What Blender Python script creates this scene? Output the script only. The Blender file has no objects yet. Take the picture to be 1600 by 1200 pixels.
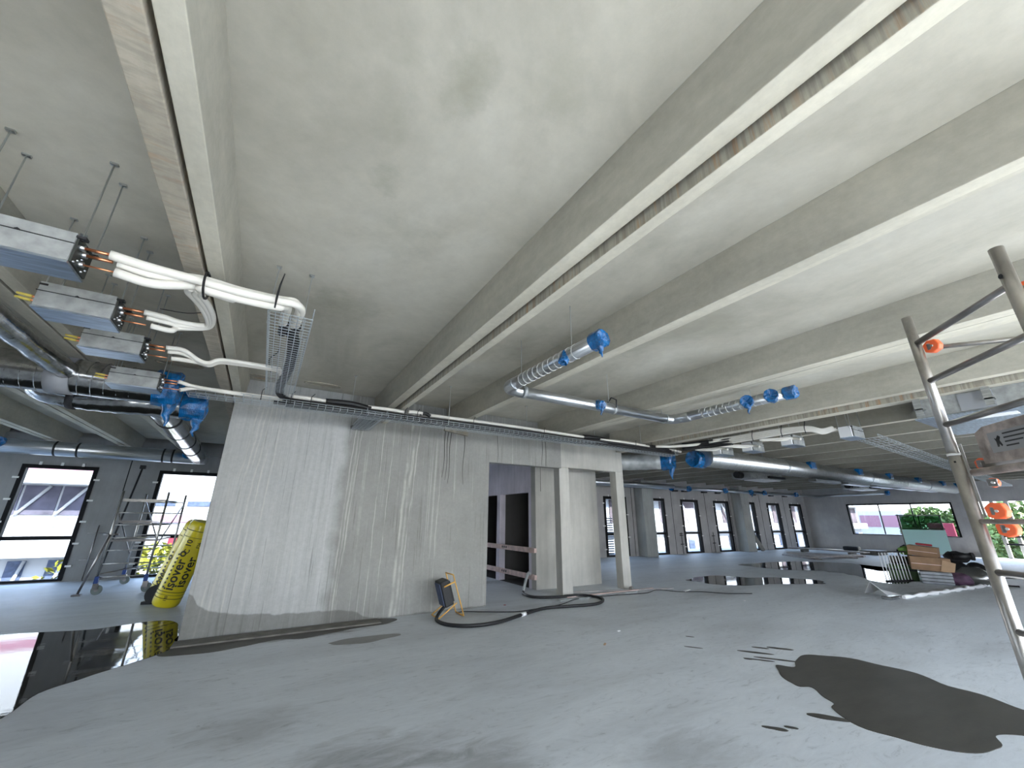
import bpy, bmesh, math, random
from mathutils import Vector, Matrix, noise
random.seed(7)
S = bpy.context.scene
COL = S.collection

# ------------------------------------------------------------------ camera, world, sun, exposure
cam_d = bpy.data.cameras.new('camera'); cam = bpy.data.objects.new('camera', cam_d); COL.objects.link(cam)
cam_d.sensor_width = 36; cam_d.lens = 13.954; cam_d.clip_start = 0.05; cam_d.clip_end = 400
R_ = Vector((0.8558, -0.5172, 0.0066)); U_ = Vector((-0.1709, -0.2708, 0.9473)); F_ = Vector((0.4882, 0.8119, 0.3201))
m = Matrix((R_, U_, -F_)).transposed().to_4x4(); m.translation = (0, 0, 1.6); cam.matrix_world = m
S.camera = cam
S.view_settings.view_transform = 'Standard'; S.view_settings.look = 'None'
S.view_settings.gamma = 1; S.view_settings.use_curve_mapping = False
S.view_settings.exposure = 3.05
world = bpy.data.worlds.new('sky'); S.world = world; world.use_nodes = True
wn = world.node_tree; wn.nodes.clear()
wo = wn.nodes.new('ShaderNodeOutputWorld'); wb = wn.nodes.new('ShaderNodeBackground')
wt = wn.nodes.new('ShaderNodeTexCoord'); ws = wn.nodes.new('ShaderNodeSeparateXYZ'); wr = wn.nodes.new('ShaderNodeValToRGB')
wn.links.new(wt.outputs['Generated'], ws.inputs[0]); wn.links.new(ws.outputs['Z'], wr.inputs[0])
wr.color_ramp.elements[0].position = 0.0; wr.color_ramp.elements[0].color = (.97, .98, 1, 1)
wr.color_ramp.elements[1].position = 0.55; wr.color_ramp.elements[1].color = (.42, .62, 1, 1)
wn.links.new(wr.outputs[0], wb.inputs[0]); wb.inputs[1].default_value = 1.5
wn.links.new(wb.outputs[0], wo.inputs[0])
sd = bpy.data.lights.new('sun', 'SUN'); sd.energy = 5.0; sd.angle = math.radians(1.0); sd.color = (1, .95, .87)
so = bpy.data.objects.new('sun', sd); COL.objects.link(so)
so.rotation_euler = Vector((-0.35, 1.0, -0.80)).to_track_quat('-Z', 'Y').to_euler()
def portal(name, loc, rot, sx, sy):
    d = bpy.data.lights.new(name, 'AREA'); d.shape = 'RECTANGLE'; d.size = sx; d.size_y = sy
    d.cycles.is_portal = True
    o = bpy.data.objects.new(name, d); COL.objects.link(o); o.location = loc; o.rotation_euler = rot
PI = math.pi

# ------------------------------------------------------------------ materials
def nt(name):
    mt = bpy.data.materials.new(name); mt.use_nodes = True
    t = mt.node_tree; return mt, t, t.nodes['Principled BSDF']
def mat(name, c, rough=.6, metal=0, bump=0, bs=40, var=0, vs=6, trans=0, alpha=1, spec=.5, coat=0):
    mt, t, b = nt(name)
    b.inputs['Base Color'].default_value = (*c, 1); b.inputs['Roughness'].default_value = rough
    b.inputs['Metallic'].default_value = metal; b.inputs['Specular IOR Level'].default_value = spec
    b.inputs['Coat Weight'].default_value = coat; b.inputs['Coat Roughness'].default_value = .1
    b.inputs['Transmission Weight'].default_value = trans; b.inputs['Alpha'].default_value = alpha
    if var or bump:
        tc = t.nodes.new('ShaderNodeTexCoord')
    if var:
        n = t.nodes.new('ShaderNodeTexNoise'); n.inputs['Scale'].default_value = vs; n.inputs['Detail'].default_value = 5
        t.links.new(tc.outputs['Object'], n.inputs[0])
        r = t.nodes.new('ShaderNodeValToRGB')
        r.color_ramp.elements[0].position = .35; r.color_ramp.elements[1].position = .68
        r.color_ramp.elements[0].color = tuple(max(0, x*(1-var)) for x in c)+(1,)
        r.color_ramp.elements[1].color = tuple(min(1, x*(1+var)) for x in c)+(1,)
        t.links.new(n.outputs[0], r.inputs[0]); t.links.new(r.outputs[0], b.inputs['Base Color'])
    if bump:
        n2 = t.nodes.new('ShaderNodeTexNoise'); n2.inputs['Scale'].default_value = bs; n2.inputs['Detail'].default_value = 4
        t.links.new(tc.outputs['Object'], n2.inputs[0])
        bp = t.nodes.new('ShaderNodeBump'); bp.inputs['Strength'].default_value = bump; bp.inputs['Distance'].default_value = .02
        t.links.new(n2.outputs[0], bp.inputs['Height']); t.links.new(bp.outputs[0], b.inputs['Normal'])
    return mt

class NG:
    """small node helper working in world position coordinates"""
    def __init__(s, name, rough=.8):
        s.mt, s.t, s.b = nt(name); s.b.inputs['Roughness'].default_value = rough
        g = s.t.nodes.new('ShaderNodeNewGeometry'); s.pos = g.outputs['Position']
        sp = s.t.nodes.new('ShaderNodeSeparateXYZ'); s.t.links.new(s.pos, sp.inputs[0]); s.x, s.y, s.z = sp.outputs
    def m(s, op, a, b=None, c=None, clamp=False):
        n = s.t.nodes.new('ShaderNodeMath'); n.operation = op; n.use_clamp = clamp
        for i, v in enumerate((a, b, c)):
            if v is None: continue
            if isinstance(v, (int, float)): n.inputs[i].default_value = v
            else: s.t.links.new(v, n.inputs[i])
        return n.outputs[0]
    def scaled(s, k, off=(0, 0, 0)):
        n = s.t.nodes.new('ShaderNodeMapping'); s.t.links.new(s.pos, n.inputs[0])
        n.inputs['Scale'].default_value = k; n.inputs['Location'].default_value = off; return n.outputs[0]
    def noise(s, vec, scale=1, detail=5, rough=.55, dist=0):
        n = s.t.nodes.new('ShaderNodeTexNoise'); s.t.links.new(vec, n.inputs[0])
        n.inputs['Scale'].default_value = scale; n.inputs['Detail'].default_value = detail
        n.inputs['Roughness'].default_value = rough; n.inputs['Distortion'].default_value = dist; return n.outputs[0]
    def ramp(s, v, stops):
        n = s.t.nodes.new('ShaderNodeValToRGB'); s.t.links.new(v, n.inputs[0]); cr = n.color_ramp
        while len(cr.elements) < len(stops): cr.elements.new(.5)
        for e, (p, c) in zip(cr.elements, stops):
            e.position = p; e.color = (c, c, c, 1) if isinstance(c, (int, float)) else (*c, 1)
        return n.outputs[0]
    def mix(s, f, a, b, mode='MIX'):
        n = s.t.nodes.new('ShaderNodeMix'); n.data_type = 'RGBA'; n.blend_type = mode
        for k, v in ((0, f), (6, a), (7, b)):
            if isinstance(v, (int, float)) and k == 0: n.inputs[0].default_value = v
            elif isinstance(v, tuple): n.inputs[k].default_value = (*v, 1)
            else: s.t.links.new(v, n.inputs[k])
        return n.outputs[2]
    def bump(s, h, st=.3, d=.01):
        n = s.t.nodes.new('ShaderNodeBump'); n.inputs['Strength'].default_value = st; n.inputs['Distance'].default_value = d
        s.t.links.new(h, n.inputs['Height']); s.t.links.new(n.outputs[0], s.b.inputs['Normal'])
    def col(s, c): s.t.links.new(c, s.b.inputs['Base Color'])
    def blob(s, cx, cy, rx, ry, wob, soft=.5):
        """soft stain mask around a point of the ceiling / floor"""
        dx = s.m('DIVIDE', s.m('SUBTRACT', s.x, cx), rx); dy = s.m('DIVIDE', s.m('SUBTRACT', s.y, cy), ry)
        d = s.m('SQRT', s.m('ADD', s.m('MULTIPLY', dx, dx), s.m('MULTIPLY', dy, dy)))
        d = s.m('ADD', d, s.m('MULTIPLY', s.m('SUBTRACT', wob, .5), 2.2))
        return s.m('DIVIDE', s.m('SUBTRACT', 1.0, d), soft, clamp=True)

def m_ceiling():
    g = NG('ceiling_concrete', .85)
    big = g.noise(g.scaled((.5, .35, 1)), 1.3, 6, .6, .6)
    fine = g.noise(g.pos, 9, 6, .7)
    c = g.ramp(big, [(.3, (.375, .37, .34)), (.5, (.50, .495, .465)), (.7, (.60, .60, .58))])
    c = g.mix(.35, c, g.ramp(fine, [(.3, .35), (.7, .62)]), 'MULTIPLY')
    c = g.mix(1.0, c, (1.15, 1.10, .98), 'MULTIPLY')
    wob = g.noise(g.pos, 5, 6, .65)
    for cx, cy, rx, ry, k in ((.56, 1.38, .14, .2, .55), (.98, 1.19, .2, .22, .35), (.33, 2.25, .12, .16, .6), (.28, 1.75, .1, .2, .4),
                              (.62, 2.7, .35, .3, .3), (.45, 4.15, .35, .3, .45), (.27, 4.12, .2, .2, .3), (.25, 1.4, .1, .1, .3),
                              (3.9, 3.4, .35, .2, .3), (4.2, 2.3, .3, .22, .28), (4.9, 3.2, .3, .15, .25), (-1.2, 1.6, .5, .4, .25), (-1.1, 3.4, .4, .3, .25)):
        f = g.m('MULTIPLY', g.blob(cx, cy, rx*1.15, ry*1.15, wob, 1.1), min(1, k*1.35))
        c = g.mix(f, c, (.30, .29, .225))
    g.col(c); g.bump(g.noise(g.pos, 25, 5), .15, .006); return g.mt
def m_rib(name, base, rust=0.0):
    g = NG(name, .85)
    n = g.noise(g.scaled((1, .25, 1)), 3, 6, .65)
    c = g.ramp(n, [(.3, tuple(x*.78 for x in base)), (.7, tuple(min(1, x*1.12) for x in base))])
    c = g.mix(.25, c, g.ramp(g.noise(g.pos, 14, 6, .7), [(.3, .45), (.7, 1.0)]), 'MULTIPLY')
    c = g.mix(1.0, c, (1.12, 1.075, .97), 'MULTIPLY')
    if rust:
        r = g.noise(g.scaled((3, 13, .6)), 1.4, 5, .75)
        r2 = g.noise(g.pos, 1.1, 3)
        f = g.m('MULTIPLY', g.ramp(r, [(.53, 0.0), (.64, 1.0)]), g.ramp(r2, [(.4, .1), (.6, 1.0)]))
        c = g.mix(g.m('MULTIPLY', f, rust), c, (.42, .22, .09))
        d = g.noise(g.scaled((3, 16, .5), (5, 3, 0)), 2, 4, .6)
        c = g.mix(g.m('MULTIPLY', g.ramp(d, [(.45, 0.0), (.6, 1.0)]), rust*.6), c, (.19, .17, .14))
    g.col(c); g.bump(g.noise(g.pos, 30, 5), .2, .006); return g.mt
def m_floor():
    g = NG('floor_screed', .6)
    ang = g.t.nodes.new('ShaderNodeMapping'); g.t.links.new(g.pos, ang.inputs[0])
    ang.inputs['Rotation'].default_value = (0, 0, .5); ang.inputs['Scale'].default_value = (.5, 1.5, 1)
    big = g.noise(ang.outputs[0], .8, 6, .6, .8)
    c = g.ramp(big, [(.28, (.50, .515, .53)), (.5, (.60, .625, .645)), (.72, (.68, .705, .725))])
    sw = g.noise(ang.outputs[0], 5, 8, .74, 2.4)
    c = g.mix(.6, c, g.ramp(sw, [(.32, .50), (.43, .93), (.7, 1.10)]), 'MULTIPLY')
    sp = g.noise(g.pos, 34, 3, .6)
    c = g.mix(g.ramp(sp, [(.70, 0.0), (.76, .6)]), c, (.12, .12, .12))
    wob = g.noise(ang.outputs[0], 4, 6, .7, 1.0)
    for cx, cy, rx, ry, k in ((.8, 3.4, .8, .5, .45), (1.6, 3.0, .5, .4, .4), (.2, 4.4, .5, .4, .3), (1.45, 6.45, .35, .16, .75), (1.9, 7.2, .3, .12, .7), (2.9, 2.4, .6, .4, .25), (5.2, 10.2, .9, .35, .5),
                              (9.3, 6.3, 1.5, .6, .3), (13.5, 4.4, 2.6, .7, .35), (3.6, 7.1, .6, .3, .35), (-.4, 7.2, .8, .3, .9), (.8, 7.1, 1.1, .22, .8)):
        c = g.mix(g.m('MULTIPLY', g.blob(cx, cy, rx, ry, wob, .8), min(1, k*1.15)), c, (.14, .135, .125))
    g.col(c)
    g.t.links.new(g.ramp(big, [(.3, .5), (.7, .62)]), g.b.inputs['Roughness'])
    g.bump(g.noise(g.pos, 18, 6, .6), .12, .006); return g.mt
def m_core():
    g = NG('core_wall_concrete', .82)
    st = g.noise(g.scaled((9, 1, .35)), 1.6, 6, .65, .3)
    base = g.noise(g.pos, .9, 5, .6)
    c = g.ramp(base, [(.3, (.24, .235, .218)), (.7, (.33, .325, .30))])
    zone = g.ramp(g.m('DIVIDE', g.m('ADD', g.m('ADD', g.x, g.m('MULTIPLY', g.noise(g.pos, 3, 4), .25)), .8), 5.0), [(.0, .25), (.07, .8), (.39, 1.0), (.425, .05), (1, .08)])
    pale = g.m('MULTIPLY', g.ramp(st, [(.30, .6), (.62, 1.0)]), zone)
    c = g.mix(g.m('MULTIPLY', pale, .85), c, (.56, .565, .55))
    # runs of lime down the wall
    run = g.ramp(g.noise(g.scaled((16, 1, .25), (3, 0, 0)), 1.2, 3, .5, .2), [(.56, 0.0), (.63, 1.0)])
    rm = g.ramp(g.noise(g.scaled((1.2, 1, .8), (4, 0, 1)), 1.4, 4, .6), [(.42, 0.0), (.62, 1.0)])
    c = g.mix(g.m('MULTIPLY', g.m('MULTIPLY', run, rm), .35), c, (.62, .61, .56))
    for cx, w, sl in ((2.27, .04, .03), (2.36, .035, .035), (2.43, .02, .04), (1.30, .018, .02), (1.24, .014, .012), (1.36, .012, .03), (-.30, .016, .06), (-.24, .02, .05), (-.18, .014, .055), (-.12, .018, .04), (-.05, .012, .03), (.05, .014, .02), (1.75, .01, .01), (1.95, .01, .015), (2.9, .008, .0)):
        wav = g.m('ADD', g.m('ADD', g.x, g.m('MULTIPLY', g.m('SUBTRACT', 3.3, g.z), sl)), g.m('MULTIPLY', g.noise(g.scaled((.5, 1, .45)), 2.2, 4, .6), .12))
        brk = g.ramp(g.noise(g.scaled((.2, 1, .8), (cx*37, 0, 0)), 2, 3), [(.38, .15), (.55, 1.0)])
        d = g.m('ABSOLUTE', g.m('SUBTRACT', wav, cx+.06))
        c = g.mix(g.m('MULTIPLY', g.m('MULTIPLY', g.m('DIVIDE', g.m('SUBTRACT', w, d), w, clamp=True), brk), .6), c, (.64, .62, .56))
    # darker runs
    dk = g.ramp(g.noise(g.scaled((22, 1, .5), (9, 0, 2)), 1.3, 4, .6), [(.6, 0.0), (.68, 1.0)])
    c = g.mix(g.m('MULTIPLY', dk, .5), c, (.14, .135, .12))
    # rising damp at the foot
    e = g.t.nodes.new('ShaderNodeFloatCurve'); xn = g.m('DIVIDE', g.m('ADD', g.x, .8), 5.0, clamp=True)
    g.t.links.new(xn, e.inputs['Value']); cu = e.mapping.curves[0]
    pts = [(0, .62), (.03, .58), (.06, .43), (.11, .32), (.25, .23), (.40, .20), (.47, .16), (.53, .04), (.7, .03), (1, .03)]
    cu.points[0].location = pts[0]; cu.points[1].location = pts[-1]
    for p in pts[1:-1]: cu.points.new(*p)
    e.mapping.update()
    hgt = g.m('ADD', e.outputs[0], g.m('MULTIPLY', g.m('SUBTRACT', g.noise(g.pos, 6, 5), .5), .07))
    f = g.m('DIVIDE', g.m('SUBTRACT', hgt, g.z), .02, clamp=True)
    c = g.mix(g.m('MULTIPLY', f, .62), c, (.12, .115, .10))
    c = g.mix(.25, c, g.ramp(g.noise(g.pos, 20, 6, .7), [(.3, .55), (.7, 1.1)]), 'MULTIPLY')
    g.col(c); g.bump(g.noise(g.pos, 35, 5), .12, .005); return g.mt
def m_conc(name, base, streak=.3, rough=.82):
    g = NG(name, rough)
    n = g.noise(g.scaled((6, 6, .5)), 1.5, 6, .65)
    b = g.noise(g.pos, 1.2, 5, .6)
    c = g.ramp(b, [(.3, tuple(x*.84 for x in base)), (.7, tuple(min(1, x*1.12) for x in base))])
    c = g.mix(streak, c, g.ramp(n, [(.3, .55), (.7, 1.15)]), 'MULTIPLY')
    g.col(c); g.bump(g.noise(g.pos, 30, 5), .12, .005); return g.mt
def m_glass(tint=(.97, .985, .99), name='window_glass'):
    mt = bpy.data.materials.new(name); mt.use_nodes = True; t = mt.node_tree; t.nodes.clear()
    o = t.nodes.new('ShaderNodeOutputMaterial'); a = t.nodes.new('ShaderNodeBsdfTransparent'); b = t.nodes.new('ShaderNodeBsdfGlossy')
    b.inputs['Roughness'].default_value = .02; a.inputs[0].default_value = (*tint, 1)
    x = t.nodes.new('ShaderNodeMixShader'); f = t.nodes.new('ShaderNodeLayerWeight'); pw = t.nodes.new('ShaderNodeMath'); pw.operation = 'POWER'; pw.inputs[1].default_value = 4
    md = t.nodes.new('ShaderNodeMath'); md.operation = 'MULTIPLY_ADD'; md.inputs[1].default_value = .5; md.inputs[2].default_value = .04
    t.links.new(f.outputs['Facing'], pw.inputs[0]); t.links.new(pw.outputs[0], md.inputs[0]); t.links.new(md.outputs[0], x.inputs[0]); t.links.new(a.outputs[0], x.inputs[1]); t.links.new(b.outputs[0], x.inputs[2]); t.links.new(x.outputs[0], o.inputs[0])
    return mt
def m_tint(name, c, glossy=.15, rough=.15):
    mt = bpy.data.materials.new(name); mt.use_nodes = True; t = mt.node_tree; t.nodes.clear()
    o = t.nodes.new('ShaderNodeOutputMaterial'); a = t.nodes.new('ShaderNodeBsdfTransparent'); b = t.nodes.new('ShaderNodeBsdfGlossy')
    b.inputs['Roughness'].default_value = rough; a.inputs[0].default_value = (*c, 1)
    x = t.nodes.new('ShaderNodeMixShader'); x.inputs[0].default_value = glossy
    t.links.new(a.outputs[0], x.inputs[1]); t.links.new(b.outputs[0], x.inputs[2]); t.links.new(x.outputs[0], o.inputs[0])
    return mt
def m_puddle(name, c, rough, wav=.02):
    g = NG(name, rough); g.b.inputs['Base Color'].default_value = (*c, 1); g.b.inputs['IOR'].default_value = 1.33
    g.b.inputs['Specular IOR Level'].default_value = .8
    g.bump(g.noise(g.scaled((1.5, 4, 1)), 2.5, 3), wav, .02); return g.mt
def m_wet():
    g = NG('wet_concrete', .42)
    n = g.noise(g.scaled((.6, 2, 1)), 3, 6, .6)
    g.col(g.ramp(n, [(.3, (.052, .048, .040)), (.7, (.080, .075, .064))])); g.b.inputs['Specular IOR Level'].default_value = .25
    g.bump(g.noise(g.pos, 18, 6, .6), .15, .006); return g.mt
def m_brush(name, c, rough, sc=(1, 1, 30), metal=1, spiral=False):
    mt, t, b = nt(name); b.inputs['Metallic'].default_value = metal; b.inputs['Roughness'].default_value = rough
    tc = t.nodes.new('ShaderNodeTexCoord'); mp = t.nodes.new('ShaderNodeMapping'); t.links.new(tc.outputs['Object'], mp.inputs[0])
    mp.inputs['Scale'].default_value = sc
    n = t.nodes.new('ShaderNodeTexNoise'); n.inputs['Scale'].default_value = 3; n.inputs['Detail'].default_value = 5; t.links.new(mp.outputs[0], n.inputs[0])
    r = t.nodes.new('ShaderNodeValToRGB'); r.color_ramp.elements[0].position = .3; r.color_ramp.elements[1].position = .7
    r.color_ramp.elements[0].color = tuple(x*.72 for x in c)+(1,); r.color_ramp.elements[1].color = tuple(min(1, x*1.15) for x in c)+(1,)
    t.links.new(n.outputs[0], r.inputs[0]); t.links.new(r.outputs[0], b.inputs['Base Color'])
    bp = t.nodes.new('ShaderNodeBump'); bp.inputs['Strength'].default_value = .25; bp.inputs['Distance'].default_value = .01
    t.links.new(n.outputs[0], bp.inputs['Height']); t.links.new(bp.outputs[0], b.inputs['Normal'])
    return mt

M = dict(
    ceiling=m_ceiling(), rib_pale=m_rib('rib_soffit_lit', (.56, .55, .50)), rib=m_rib('rib_concrete', (.42, .415, .38)), rib_side=m_rib('rib_rusty', (.40, .39, .35), .9), rib_far=m_rib('rib_far_shaded', (.27, .265, .245)), rib_dirty=m_rib('rib_dirty', (.46, .43, .38), .45),
    floor=m_floor(), core=m_core(), facade=m_conc('facade_concrete', (.27, .27, .265), .2), facade_r=m_conc('facade_concrete_rear', (.40, .385, .375), .15),
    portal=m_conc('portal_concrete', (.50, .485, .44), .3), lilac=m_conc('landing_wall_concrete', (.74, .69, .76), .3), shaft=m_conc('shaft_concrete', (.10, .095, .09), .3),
    column=m_conc('column_concrete', (.36, .37, .35), .3), joint=mat('joint_black', (.015, .015, .015), .9), dark=mat('soft_black', (.02, .02, .022), .7),
    drip=mat('drip_stain', (.05, .045, .04), .6), frame=mat('window_frame_black', (.008, .008, .009), .6, spec=.15), glass=m_glass((.68, .71, .72), 'dimmed_glass'), glass_clear=m_glass(), tab=mat('white_tab', (.75, .75, .72), .6),  # glass tint added to dim the bright outside through these panes
    puddle=m_puddle('puddle_water', (.035, .033, .028), .03), wet=m_wet(), damp=m_conc('damp_floor', (.27, .265, .25), .2, .6), grille=mat('white_louvre', (.30, .31, .33), .7),
    galv=m_brush('galvanised_sheet', (.62, .64, .66), .30), galv_flat=m_brush('galvanised_flat', (.42, .44, .44), .55, metal=.6), foil=m_brush('foil_duct', (.56, .57, .58), .17, (6, 6, 6)),
    spiral=m_brush('spiral_duct', (.66, .67, .67), .30, (25, 2, 2)), spiral_y=m_brush('spiral_duct_y', (.60, .61, .61), .32, (2, 25, 2)), tape=mat('grey_tape', (.30, .31, .33), .6),
    fcu=m_brush('unit_casing', (.36, .37, .36), .6, (4, 4, 4), .15), fcu_bot=m_brush('unit_underside', (.50, .58, .68), .34, (2, 14, 2)), fcu_end=mat('unit_end_dark', (.06, .065, .06), .5, .5, var=.3),
    blue=mat('blue_film', (.0, .105, .31), .2, 0, .5, 60, .45, 12, spec=.7, coat=.4), white_pipe=mat('white_insulation', (.76, .73, .66), .65, var=.03), black=mat('black_rubber', (.012, .012, .013), .55, bump=.2),
    copper=mat('copper', (.85, .35, .18), .3, 1), yellow_tape=mat('yellow_tape', (.75, .6, .12), .5), wire=mat('zinc_wire', (.50, .54, .56), .45, .5), rod=mat('threaded_rod', (.45, .47, .46), .4, .9),
    cover=mat('insulation_cover_grey', (.40, .42, .42), .45, .3, .3, 14, .2), steel=m_brush('aluminium_tube', (.50, .48, .455), .36, (5, 5, 3)), steel_d=mat('dull_steel', (.30, .285, .28), .28, .9, var=.2), castor=mat('castor_grey', (.16, .19, .18), .6),
    bluep=mat('blue_plastic', (.02, .06, .25), .5), orange=mat('orange_plastic', (.95, .16, .05), .45), yellow=mat('yellow_film', (.82, .68, .02), .3, 0, .4, 9, .12, 3, coat=.5), print_=mat('black_print', (.03, .03, .02), .5),
    lampy=mat('yellow_steel_tube', (.75, .42, .10), .4), card=mat('cardboard', (.27, .165, .095), .85, var=.12), card2=mat('cardboard_pale', (.42, .28, .17), .85, var=.1), wood=mat('raw_plank', (.66, .50, .45), .75, var=.2), wood_d=mat('wet_plank', (.13, .12, .10), .55, var=.3),
    ply=mat('grey_board', (.38, .35, .34), .7, var=.15), green=mat('green_case', (.05, .10, .03), .5, var=.3), lime=mat('lime_plastic', (.28, .55, .12), .5), greybox=mat('grey_case', (.30, .32, .34), .6, var=.2), purple=mat('purple_bag', (.10, .05, .09), .7, bump=.5, bs=12, var=.4),
    film=m_tint('clear_film', (.72, .74, .72), .3, .3), red=mat('red_plastic', (.30, .02, .03), .5), white=mat('white_paint', (.8, .8, .8), .5), glass_g=mat('lit_cyan_glass', (.62, .95, .95), .25, alpha=.9), glass_d=m_tint('dark_green_glass', (.30, .48, .38), .10, .05),  # pale cyan pane: light reflected in the glass put into its colour
    b_white=mat('render_white', (.42, .42, .43), .8), b_pink=mat('render_pink', (.26, .13, .17), .8), b_lilac=mat('facade_lilac', (.085, .08, .11), .7, var=.35, vs=1.5, spec=.2), b_glass=mat('facade_glass', (.07, .09, .15), .6, spec=.2, var=.3), b_brown=mat('facade_brown', (.10, .08, .09), .8, var=.4, vs=1.2, spec=.2),
    b_red=mat('panel_red', (.20, .012, .03), .7), ground=mat('street', (.22, .22, .22), .9, var=.1, vs=.3), leaf=mat('leaf', (.10, .145, .05), .8, spec=.1, var=.5, vs=3), leaf_y=mat('leaf_yellow', (.20, .20, .03), .8, spec=.1, var=.3, vs=3), bark=mat('bark', (.12, .09, .06), .9),
    roof=mat('roof_slab', (.4, .4, .4), .9), scruff=mat('scuffed_steel', (.42, .36, .33), .5, .5, .2, 20, .35, 14), label=mat('label_grey', (.33, .33, .34), .6), ink=mat('ink', (.03, .03, .03), .6))

# ------------------------------------------------------------------ mesh helpers
class MB:
    def __init__(s): s.bm = bmesh.new(); s.mi = 0
    def _q(s, vs, fs):
        v = [s.bm.verts.new(p) for p in vs]
        for f in fs:
            try:
                fc = s.bm.faces.new([v[i] for i in f]); fc.material_index = s.mi
            except ValueError: pass
        return v
    def box(s, a, b, rot=None, org=None, bev=0):
        x0, y0, z0 = a; x1, y1, z1 = b
        vs = [Vector(p) for p in ((x0, y0, z0), (x1, y0, z0), (x1, y1, z0), (x0, y1, z0), (x0, y0, z1), (x1, y0, z1), (x1, y1, z1), (x0, y1, z1))]
        if rot is not None:
            o = Vector(org) if org is not None else Vector(((x0+x1)/2, (y0+y1)/2, (z0+z1)/2))
            vs = [rot @ (v-o)+o for v in vs]
        s._q(vs, ((0, 3, 2, 1), (4, 5, 6, 7), (0, 1, 5, 4), (1, 2, 6, 5), (2, 3, 7, 6), (3, 0, 4, 7)))
        return s
    def prism(s, poly, axis, a, b):
        """poly: 2D points; axis 'x','y','z' extrusion"""
        def P(u, v, t): return {'x': (t, u, v), 'y': (u, t, v), 'z': (u, v, t)}[axis]
        n = len(poly); vs = [P(u, v, a) for u, v in poly]+[P(u, v, b) for u, v in poly]
        s._q(vs, [tuple(range(n)), tuple(range(2*n-1, n-1, -1))]+[(i, (i+1) % n, n+(i+1) % n, n+i) for i in range(n)])
        return s
    def tube(s, path, r, seg=8, cap=True, closed=False):
        P = [Vector(p) for p in path]; n = len(P)
        rs = r if isinstance(r, (list, tuple)) else [r]*n
        T = []
        for i in range(n):
            if closed: t = P[(i+1) % n]-P[i-1]
            else: t = P[min(i+1, n-1)]-P[max(i-1, 0)]
            T.append(t.normalized() if t.length > 1e-9 else Vector((0, 0, 1)))
        up = Vector((0, 0, 1)) if abs(T[0].z) < .9 else Vector((1, 0, 0))
        N = (up-T[0]*up.dot(T[0])).normalized(); rings = []
        for i in range(n):
            N = (N-T[i]*N.dot(T[i]))
            N = N.normalized() if N.length > 1e-6 else T[i].orthogonal().normalized()
            B = T[i].cross(N)
            rings.append([s.bm.verts.new(P[i]+(N*math.cos(2*PI*k/seg)+B*math.sin(2*PI*k/seg))*rs[i]) for k in range(seg)])
        for i in range(n if closed else n-1):
            a, b = rings[i], rings[(i+1) % n]
            for k in range(seg):
                f = s.bm.faces.new((a[k], a[(k+1) % seg], b[(k+1) % seg], b[k])); f.smooth = seg > 5; f.material_index = s.mi
        if cap and not closed:
            f = s.bm.faces.new(rings[0][::-1]); f.material_index = s.mi
            f = s.bm.faces.new(rings[-1]); f.material_index = s.mi
        return s
    def bar(s, a, b, r, seg=8): return s.tube([a, b], r, seg)
    def disc_cyl(s, c, axis, r, h, seg=20):
        a = Vector(axis).normalized()*h/2; c = Vector(c); return s.tube([c-a, c+a], r, seg)
    def quad(s, pts): s._q(pts, (tuple(range(len(pts))),)); return s
    def build(s, name, mt, parent=None, bevel=0, kind=None):
        me = bpy.data.meshes.new(name)
        bmesh.ops.recalc_face_normals(s.bm, faces=s.bm.faces)
        s.bm.to_mesh(me); s.bm.free()
        for x in (mt if isinstance(mt, (list, tuple)) else [mt]): me.materials.append(x)
        o = bpy.data.objects.new(name, me); COL.objects.link(o)
        if parent is not None: o.parent = parent
        if bevel:
            b = o.modifiers.new('bevel', 'BEVEL'); b.width = bevel; b.segments = 2; b.limit_method = 'ANGLE'
        if kind: o['kind'] = kind
        return o
def tag(o, label=None, cat=None, group=None, kind=None):
    if label: o['label'] = label
    if cat: o['category'] = cat
    if group: o['group'] = group
    if kind: o['kind'] = kind
    return o
def empty(name, loc, label=None, cat=None, group=None, rz=0, kind=None):
    o = bpy.data.objects.new(name, None); COL.objects.link(o); o.location = loc; o.rotation_euler = (0, 0, rz); o.empty_display_size = .1
    return tag(o, label, cat, group, kind)
def copy_tree(o, parent=None):
    c = o.copy(); COL.objects.link(c)
    if parent is not None: c.parent = parent
    for ch in list(o.children): copy_tree(ch, c)
    return c
def spline(pts, n=8):
    P = [Vector(p) for p in pts]; out = []
    Q = [P[0]*2-P[1]]+P+[P[-1]*2-P[-2]]
    for i in range(1, len(Q)-2):
        for k in range(n):
            t = k/n; a, b, c, d = Q[i-1], Q[i], Q[i+1], Q[i+2]
            out.append(.5*((2*b)+(c-a)*t+(2*a-5*b+4*c-d)*t*t+(3*b-a-3*c+d)*t**3))
    out.append(P[-1]); return out

# ------------------------------------------------------------------ setting: floor, ceiling with ribs
X0, X1, Y0, Y1 = -9.0, 29.5, -4.5, 15.4
ZC, ZR = 3.75, 3.35
MB().box((X0-.3, Y0-.3, -.25), (X1+.3, Y1+.3, 0)).build('floor', M['floor'])['kind'] = 'structure'
ceil = MB().box((X0-.3, Y0-.3, ZC), (X1+.3, Y1+.3, ZC+.25)).build('ceiling', M['ceiling']); ceil['kind'] = 'structure'
def rib(xa, xb, zb, y0, y1, tl, tr, mt):
    w = MB().prism([(xa, zb), (xb, zb), (xb+tr, ZC+.002), (xa-tl, ZC+.002)], 'y', y0, y1)
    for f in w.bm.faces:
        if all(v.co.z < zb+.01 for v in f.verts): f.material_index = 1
    return w.build('rib', [mt, M['rib_pale'] if mt is not M['rib_dirty'] else M['rib_dirty']], ceil, .006)  # soffit paler than the sides, bounced floor light put into its colour
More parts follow.
